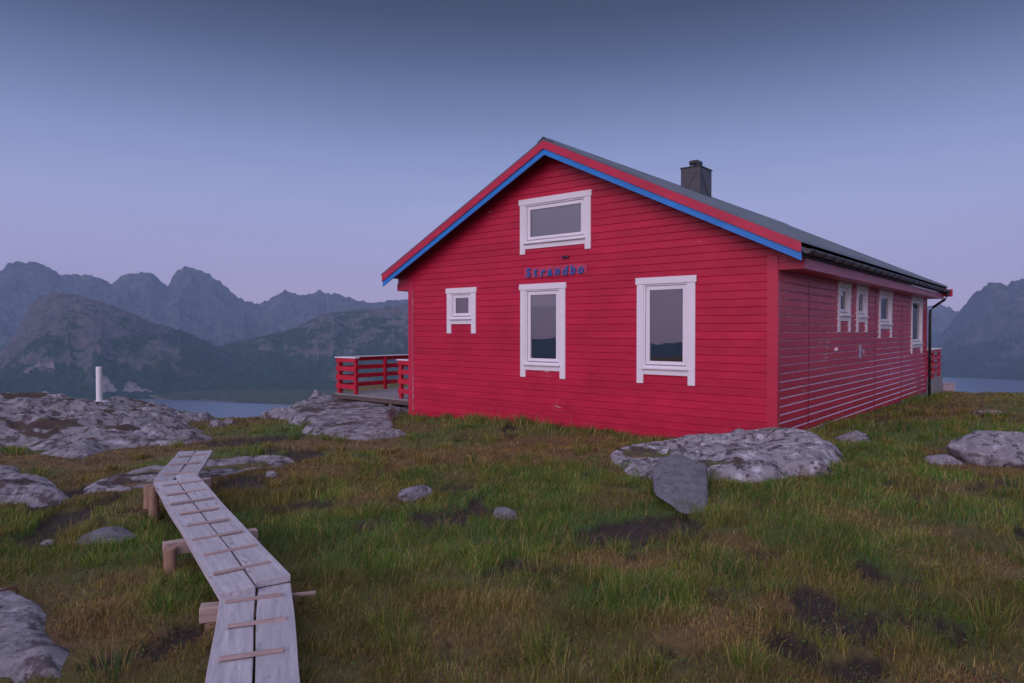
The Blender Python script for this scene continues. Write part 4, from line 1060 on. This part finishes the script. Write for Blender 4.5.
def massif(name, label, prof, d_foot, d_ridge, d_back, material, seed, n_az=420, n_r=110, rough=.22, power=1.25, foot_prof=None, fine=1., ridge_var=.06, deg=False, crag=1.):
    """prof: (pixel x, pixel y) of the skyline; the mountain's foot, ridge and back stand at the given distances"""
    px = np.array([p[0] for p in prof], float); py = np.array([p[1] for p in prof], float)
    tx = (px-CX)/F; azp = np.arctan(tx) if not deg else np.radians(px)
    azs = np.linspace(azp.min(), azp.max(), n_az)
    elev = (HZ - np.interp(np.tan(azs)*F+CX, px, py))/F*np.cos(azs) if not deg else np.tan(np.radians(np.interp(azs, azp, py)))     # tangent of elevation on the horizontal distance
    rd = d_ridge*(1+ridge_var*fbm(azs*6, azs*0+seed, octaves=3, seed=seed))
    rh = EYE + elev*rd
    t = np.concatenate([np.linspace(0, 1, int(n_r*.72)), np.linspace(1, 2, n_r-int(n_r*.72)+1)[1:]])
    T, AZ = np.meshgrid(t, azs, indexing='ij')
    # towards its foot the mountain forgets the small notches of its skyline
    def smooth(a, sg):
        k_ = max(1, int(sg/(azs[1]-azs[0]))); kern = np.exp(-.5*(np.arange(-3*k_, 3*k_+1)/k_)**2); kern /= kern.sum()
        return np.convolve(np.pad(a, 3*k_, mode='edge'), kern, 'valid')
    wob = .035*fbm(AZ*7, T*2.2+seed, octaves=3, seed=seed+31)*(1-np.clip(T, 0, 1))
    def look(a): return np.interp(AZ+wob, azs, a)
    e1, e2 = smooth(rh, .012), smooth(rh, .05)
    k1, k2 = sstep(.72, 1., T)*(T <= 1) + (T > 1), sstep(.25, .75, T)*(T <= 1) + (T > 1)
    RD = np.broadcast_to(rd, T.shape)
    RH = look(e2)*(1-k2) + k2*(look(e1)*(1-k1) + look(rh)*k1)
    ft = d_foot*(1+.05*fbm(AZ*9, T*0+seed*2, octaves=4, seed=seed+3))
    Rr = np.where(T <= 1, ft+(RD-ft)*T, RD+(d_back-RD)*(T-1))
    xx, yy = Rr*np.sin(AZ), Rr*np.cos(AZ)
    up = np.clip(np.where(T <= 1, T, 2-T), 0, 1)
    spur = ridged(AZ*14, Rr/2600+seed, octaves=3, seed=seed+5)-.5
    tt = np.clip(up + .35*spur*up*(1-up)*2.2, 0, 1)
    shape = .35*tt + .65*tt**(power*1.6)
    H = (RH-SEA)*shape
    nz = (ridged(xx/900, yy/900, 0, 6, seed+9)-.45)*(RH-SEA)*rough*1.25*np.sqrt(np.clip(up*(1-up)*4, 0, 1))
    det = ((ridged(xx/260, yy/260, 0, 5, seed+15)-.5)*70 + (ridged(xx/75, yy/75, 0, 4, seed+16)-.5)*22)*fine*sstep(.0, .25, up)*(1-.75*sstep(.9, 1., up))
    zz = SEA - 1.2 + H + nz*sstep(0, .12, up) + det
    # the skyline itself stays; a little crag
    zz = np.where(np.abs(T-1) < 1e-6, SEA-1.2+(RH-SEA) + crag*(30*fbm(AZ*230, T*0, octaves=5, seed=seed+21, gain=.7)), zz)
    elim = np.minimum(elev, smooth(elev, .006)); lim = EYE + elim[None, :]*Rr - .004*Rr*(1-T)
    over = zz-lim; zz = np.where(T < 1, np.where(over > -25, lim - 25*np.exp(-np.clip(over+25, 0, 400)/25), zz), zz)
    zz = np.maximum(zz, SEA-1.2)
    idx = np.arange(T.size).reshape(T.shape)
    f_ = np.stack([idx[:-1, :-1], idx[1:, :-1], idx[1:, 1:], idx[:-1, 1:]], -1).reshape(-1, 4)[:, ::-1]
    o = mesh_np(name, np.stack([xx.ravel(), yy.ravel(), zz.ravel()], 1), [f_], M[material], smooth=True)
    tag(o, label, 'mountain', kind='structure'); return o

massif('mountain', 'jagged blue-grey far mountain range left of the cabin',
       [(-1500,300),(-1000,285),(-700,300),(-420,270),(-250,290),(-120,265),(-60,285),(-20,276),(0,271),(6,266),(12,262.5),(22,261.5),(38,262.5),(50,267),(60,275),(75,275),(92,274.5),(103,279),(112,285),(120,278),(128,273.5),(140,272.5),(152,273),(160,280),(168,286.5),(173,277),(178,269.5),(181,271),(185,266),(190,268),(200,269.5),(210,275),(222,283),(232,292),(238,298),(250,301.5),(260,303),(272,298),(280,293),(286,289.5),(293,293),(305,296),(313,293),(320,289.5),(327,293),(340,294.5),(355,299.5),(370,302.5),(395,300),(420,300),(470,306),(540,300),(620,312),(700,300)],
       6200, 8200, 10200, 'far', 3, n_az=1700, n_r=120, rough=.30)
massif('mountain', 'dark craggy hump-backed mountain across the fjord behind the pillar',
       [(-420,350),(-300,330),(-160,352),(-60,385),(-20,372),(0,352),(18,330),(30,306),(40,296),(55,292.5),(72,294),(85,296),(100,301),(118,308),(135,314),(150,321),(170,327),(192,334),(210,343),(228,353),(250,368),(280,385)],
       3350, 4500, 5400, 'hump', 8, n_az=800, n_r=170, rough=.30, power=.75, fine=.8, crag=.35)
massif('mountain', 'green-grey hillside rising toward the cabin across the fjord',
       [(120,380),(160,362),(190,352),(215,347),(240,341),(262,336),(285,331),(300,325),(312,319),(324,313),(338,312),(350,309.5),(365,310),(385,307),(405,305),(440,300),(500,306),(580,320),(660,310)],
       3500, 4700, 5800, 'hump', 13, n_az=700, n_r=150, rough=.24, power=.8, fine=.8, crag=.35)
massif('mountain', 'dark mountain with a snow fleck right of the cabin',
       [(800,385),(860,372),(905,360),(930,345),(943,331),(952,321),(960,310),(968,300),(976,291.5),(985,284.5),(992,281.5),(999,283),(1006,285.5),(1014,281),(1030,278),(1060,268),(1110,276),(1180,262),(1300,290),(1500,275),(1800,310)],
       5100, 6900, 8600, 'far', 19, n_az=640, n_r=130, rough=.30, power=.95)
massif('mountain', 'pale distant mountain between the cabin end and the right-hand mountain',
       [(700,330),(800,318),(880,310),(925,306),(938,304.5),(948,307),(956,311),(968,318),(990,330),(1040,345)],
       7600, 9200, 10200, 'far', 23, n_az=300, n_r=80, rough=.25)
massif('mountain', 'low far mountains across the water on the sunset side', [(-165, -1.4), (-150, -.9), (-138, -.6), (-128, -1.2), (-120, -.8), (-112, -1.1), (-104, -.6), (-97, -.9), (-90, -.2), (-84, .6), (-76, 1.6)], 6000, 8000, 9800, 'far', 29, n_az=260, n_r=60, rough=.25, deg=True)

# snow fleck and pale scree lying on the slopes
from mathutils.bvhtree import BVHTree
def slope_patch(name, label, mount, poly, m_, step=.5, seed=1):
    me = mount.data; bvh = BVHTree.FromPolygons([v.co[:] for v in me.vertices], [p.vertices[:] for p in me.polygons])
    poly = np.array(poly, float); lo, hi = poly.min(0), poly.max(0)
    nx, ny = int((hi[0]-lo[0])/step)+2, int((hi[1]-lo[1])/step)+2
    X, Y = np.meshgrid(lo[0]+np.arange(nx)*step, lo[1]+np.arange(ny)*step)
    wx = X + 1.6*fbm(X*.35, Y*.35, octaves=4, seed=seed); wy = Y + 1.6*fbm(X*.35, Y*.35, 4., octaves=4, seed=seed)
    ins = np.zeros(X.shape, bool)
    for k in range(len(poly)):
        a, b2 = poly[k-1], poly[k]
        ins ^= ((a[1] > wy) != (b2[1] > wy)) & (wx < (b2[0]-a[0])*(wy-a[1])/((b2[1]-a[1]) or 1e-9)+a[0])
    V = []; id_ = -np.ones(X.shape, int)
    for r_, c_ in zip(*np.nonzero(ins)):
        d = Vector(ray(X[r_, c_], Y[r_, c_])).normalized(); h_, nn, _, _ = bvh.ray_cast(Vector((0, 0, EYE)), d)
        if h_ is not None: id_[r_, c_] = len(V); V.append(h_ - d*6)
    F_ = [(id_[r_, c_], id_[r_+1, c_], id_[r_+1, c_+1], id_[r_, c_+1]) for r_ in range(ny-1) for c_ in range(nx-1)]
    F_ = [f_ for f_ in F_ if min(f_) >= 0 and max((V[f_[a]]-V[f_[b2]]).length for a in range(4) for b2 in range(a)) < 120]
    if F_:
        o = mesh_np(name, V, F_, m_, smooth=True); tag(o, label, name, kind='structure')
mts = {o.get('label', '')[:9]: o for o in bpy.data.objects if o.name.startswith('mountain')}
snow_m = painted('old_snow', (.72, .74, .80), .8); scree_m = painted('pale_scree', (.175, .135, .14), .9, var=.3)
for pl in ([(939.5,292),(943,290.6),(947,292.5),(948.5,295),(944,294.6),(940,294)], [(935,289.5),(937,289),(938,291.5),(936,292)]):
    slope_patch('snow', 'old snow fleck on the right-hand mountain', mts['dark moun'], pl, snow_m, .4)
for k, pl in enumerate(([(103,374),(108,377),(113,385),(119,392),(101,393),(102,382)], [(121,392),(125,383),(129,380),(134,382),(142,388),(158,392)], [(22,371),(30,366),(42,362),(54,362),(55,370),(44,367),(34,369),(26,375)])):
    slope_patch('scree', 'pale pink scree at the foot of the humped mountain', mts['dark crag'], pl, scree_m, .7, k+5)
# low shore: a flat green spit with a pale beach line, and the tiny houses on it
def spit(name, label, pts, dz, seed):
    P = np.array([at_z(x_, y_, SEA)[:2] for x_, y_ in pts]); c = P.mean(0)
    rings = 9; n = 160
    seg = np.concatenate([P, P[:1]]); L = np.concatenate([[0], np.cumsum(np.hypot(*(seg[1:]-seg[:-1]).T))]); s = np.linspace(0, L[-1], n, endpoint=False)
    E = np.stack([np.interp(s, L, seg[:, 0]), np.interp(s, L, seg[:, 1])], 1)
    E += 14*np.stack([fbm(E[:, 0]/60, E[:, 1]/60, 0, 4, seed), fbm(E[:, 0]/60, E[:, 1]/60, 5., 4, seed)], 1)*2
    V = []; 
    for k in range(rings):
        t = 1-k/rings; q = c+(E-c)*t; zz = SEA - 2 + dz*(1-t**3) + (2.4+1.2*fbm(q[:, 0]/80, q[:, 1]/80, 0, 4, seed+2))*min(1, k)
        V.append(np.column_stack([q, zz]))
    V.append(np.array([[c[0], c[1], SEA+dz]])); V = np.vstack(V)
    f_ = []
    for k in range(rings-1):
        for j in range(n): f_.append((k*n+j, k*n+(j+1) % n, (k+1)*n+(j+1) % n, (k+1)*n+j))
    for j in range(n): f_.append(((rings-1)*n+j, (rings-1)*n+(j+1) % n, rings*n))
    o = mesh_np(name, V, f_, M['shore'], smooth=True); tag(o, label, 'shore', kind='structure')
spit('shore', 'flat green shore along the far side of the water', [(-500,393),(-200,394),(60,396),(140,397.5),(175,400.5),(215,401),(240,402),(262,403),(282,404.5),(310,405.5),(360,404),(470,402),(520,392),(300,389),(100,388),(-300,388)], 14, 3)

def house_bits(px, py, dist, w, l, h, rz, ob=None):
    p = at_depth(px, py, dist)
    if ob is None:
        mb = MB(); mb.prism([(-w/2, 0), (w/2, 0), (w/2, h), (0, h*1.55), (-w/2, h)], -l/2, l/2); ob = mb.build('shore_house', M['white'])
    else:
        ob = ob.copy(); COL.objects.link(ob)
    ob.location = (p[0], p[1], p[2]); ob.rotation_euler = (0, 0, rz)
    tag(ob, 'tiny white house on the far shore of the fjord', 'house', 'tiny houses along the far shore')
    return ob
first = None
for (px_, py_, d_, s_) in [(157,395,3250,1.),(163,394,3250,1.2),(171,393.5,3300,1.),(178,394.5,3280,.9),(187,393,3350,1.),(200,392,3420,.8),(283,389,3600,1.6),(287,388.6,3620,1.2),(302,389,3600,.8),(236,392.5,3400,.8)]:
    z_ = at_depth(px_, py_, d_)[2]
    first_ob = house_bits(px_, py_, d_, 10, 16, 6, random.uniform(0, 3), first)
    first_ob.scale = (s_,)*3
    first = first or first_ob
# radio mast with a pale hut on the hillside crest
p = at_depth(328, 314, 4650)
mast = empty('radio_mast', (p[0], p[1], p[2]-8)); tag(mast, 'thin radio mast with a white foot on the hillside crest', 'mast')
mb = MB(); mb.tube([(0, 0, 0), (0, 0, 118)], 1.3, 8, r2=.7); mb.build('mast_tube', painted('mast_paint', (.5, .45, .5), .5), mast)
mb = MB(); mb.box(-5, 5, -5, 5, 0, 18); mb.build('mast_hut', M['white'], mast)

# ------------------------------------------------------------------ air
m = bpy.data.materials.new('haze_air'); m.use_nodes = True; nt = m.node_tree
for n_ in list(nt.nodes):
    if n_.type != 'OUTPUT_MATERIAL': nt.nodes.remove(n_)
pv = N(nt, 'ShaderNodeVolumePrincipled', Density=6.6e-5, Anisotropy=0.)
pv.inputs['Color'].default_value = (.50, .72, 1., 1)
nt.links.new(pv.outputs[0], nt.nodes['Material Output'].inputs['Volume'])
mb = MB(); mb.box(-10700, 10700, -10700, 10700, SEA-1.5, 1000)
o = mb.build('haze', m); tag(o, 'thin blue evening haze over the fjord', 'haze', kind='stuff')

# ------------------------------------------------------------------ sky and light
SUN = Vector((-.43, -.903, 0)).normalized(); SEL = R(19)
w = bpy.data.worlds.new('World'); scene.world = w; w.use_nodes = True; nt = w.node_tree
bg = nt.nodes['Background']; out = nt.nodes['World Output']
sky = nt.nodes.new('ShaderNodeTexSky'); sky.sky_type = 'NISHITA'; sky.sun_disc = False; sky.sun_elevation = SEL; sky.sun_rotation = math.atan2(SUN.x, SUN.y)
nt.links.new(sky.outputs[0], bg.inputs[0]); bg.inputs[1].default_value = .008
tc = nt.nodes.new('ShaderNodeTexCoord'); nm = nt.nodes.new('ShaderNodeVectorMath'); nm.operation = 'NORMALIZE'; nt.links.new(tc.outputs['Generated'], nm.inputs[0])
sp = nt.nodes.new('ShaderNodeSeparateXYZ'); nt.links.new(nm.outputs[0], sp.inputs[0])
anti = ramp(nt, sp.outputs[2], [(0, (.48, .355, .53)), (.045, (.47, .36, .56)), (.10, (.42, .36, .60)), (.17, (.325, .345, .60)), (.24, (.232, .278, .51)), (.30, (.140, .180, .345)), (.36, (.068, .092, .185)), (.41, (.034, .047, .095)), (.46, (.022, .030, .060)), (.58, (.20, .22, .32)), (.75, (.42, .44, .64)), (1, (.42, .44, .64))])
sunny = ramp(nt, sp.outputs[2], [(0, (.62, .36, .50)), (.08, (.75, .46, .60)), (.2, (.85, .62, .82)), (.45, (.78, .66, .92)), (.8, (.44, .46, .66)), (1, (.44, .46, .66))])
dt = nt.nodes.new('ShaderNodeVectorMath'); dt.operation = 'DOT_PRODUCT'; nt.links.new(nm.outputs[0], dt.inputs[0]); dt.inputs[1].default_value = SUN
mr = nt.nodes.new('ShaderNodeMapRange'); mr.interpolation_type = 'SMOOTHSTEP'; mr.inputs[1].default_value = .25; mr.inputs[2].default_value = .97; nt.links.new(dt.outputs['Value'], mr.inputs[0])
cc_ = mixc(nt, mr.outputs[0], anti, sunny)
mpv = nt.nodes.new('ShaderNodeMapping'); mpv.inputs['Scale'].default_value = (1.6, 1.6, 9.); nt.links.new(nm.outputs[0], mpv.inputs[0])
cln = N(nt, 'ShaderNodeTexNoise', Scale=1.4, Detail=5., Roughness=.55); nt.links.new(mpv.outputs[0], cln.inputs['Vector'])
cc_ = mixc(nt, 1., cc_, ramp(nt, cln.outputs['Fac'], [(.3, (.955, .96, .975)), (.7, (1.05, 1.04, 1.02))]), 'MULTIPLY')      # thin high veil
bg2 = nt.nodes.new('ShaderNodeBackground'); nt.links.new(cc_, bg2.inputs[0]); bg2.inputs[1].default_value = 1.0
ad = nt.nodes.new('ShaderNodeAddShader'); nt.links.new(bg.outputs[0], ad.inputs[0]); nt.links.new(bg2.outputs[0], ad.inputs[1]); nt.links.new(ad.outputs[0], out.inputs[0])

sd_ = bpy.data.lights.new('sun', 'SUN'); sd_.energy = 1.75; sd_.angle = R(48); sd_.color = (.96, .79, 1.)
so = link(bpy.data.objects.new('sun', sd_))
dirv = -(SUN*math.cos(SEL) + Vector((0, 0, math.sin(SEL)))); so.rotation_euler = dirv.to_track_quat('-Z', 'Y').to_euler(); so.location = (-10, -20, 20)

vs = scene.view_settings; vs.view_transform = 'Standard'; vs.look = 'None'; vs.exposure = .08; vs.gamma = 1.; vs.use_curve_mapping = False
cy = scene.cycles
cy.use_denoising = True
try: cy.denoiser = 'OPENIMAGEDENOISE'
except Exception: pass
cy.max_bounces = 6; cy.diffuse_bounces = 3; cy.glossy_bounces = 3; cy.transparent_max_bounces = 8; cy.volume_bounces = 1; cy.transmission_bounces = 3
cy.use_adaptive_sampling = True; cy.adaptive_threshold = .015
cy.caustics_reflective = False; cy.caustics_refractive = False
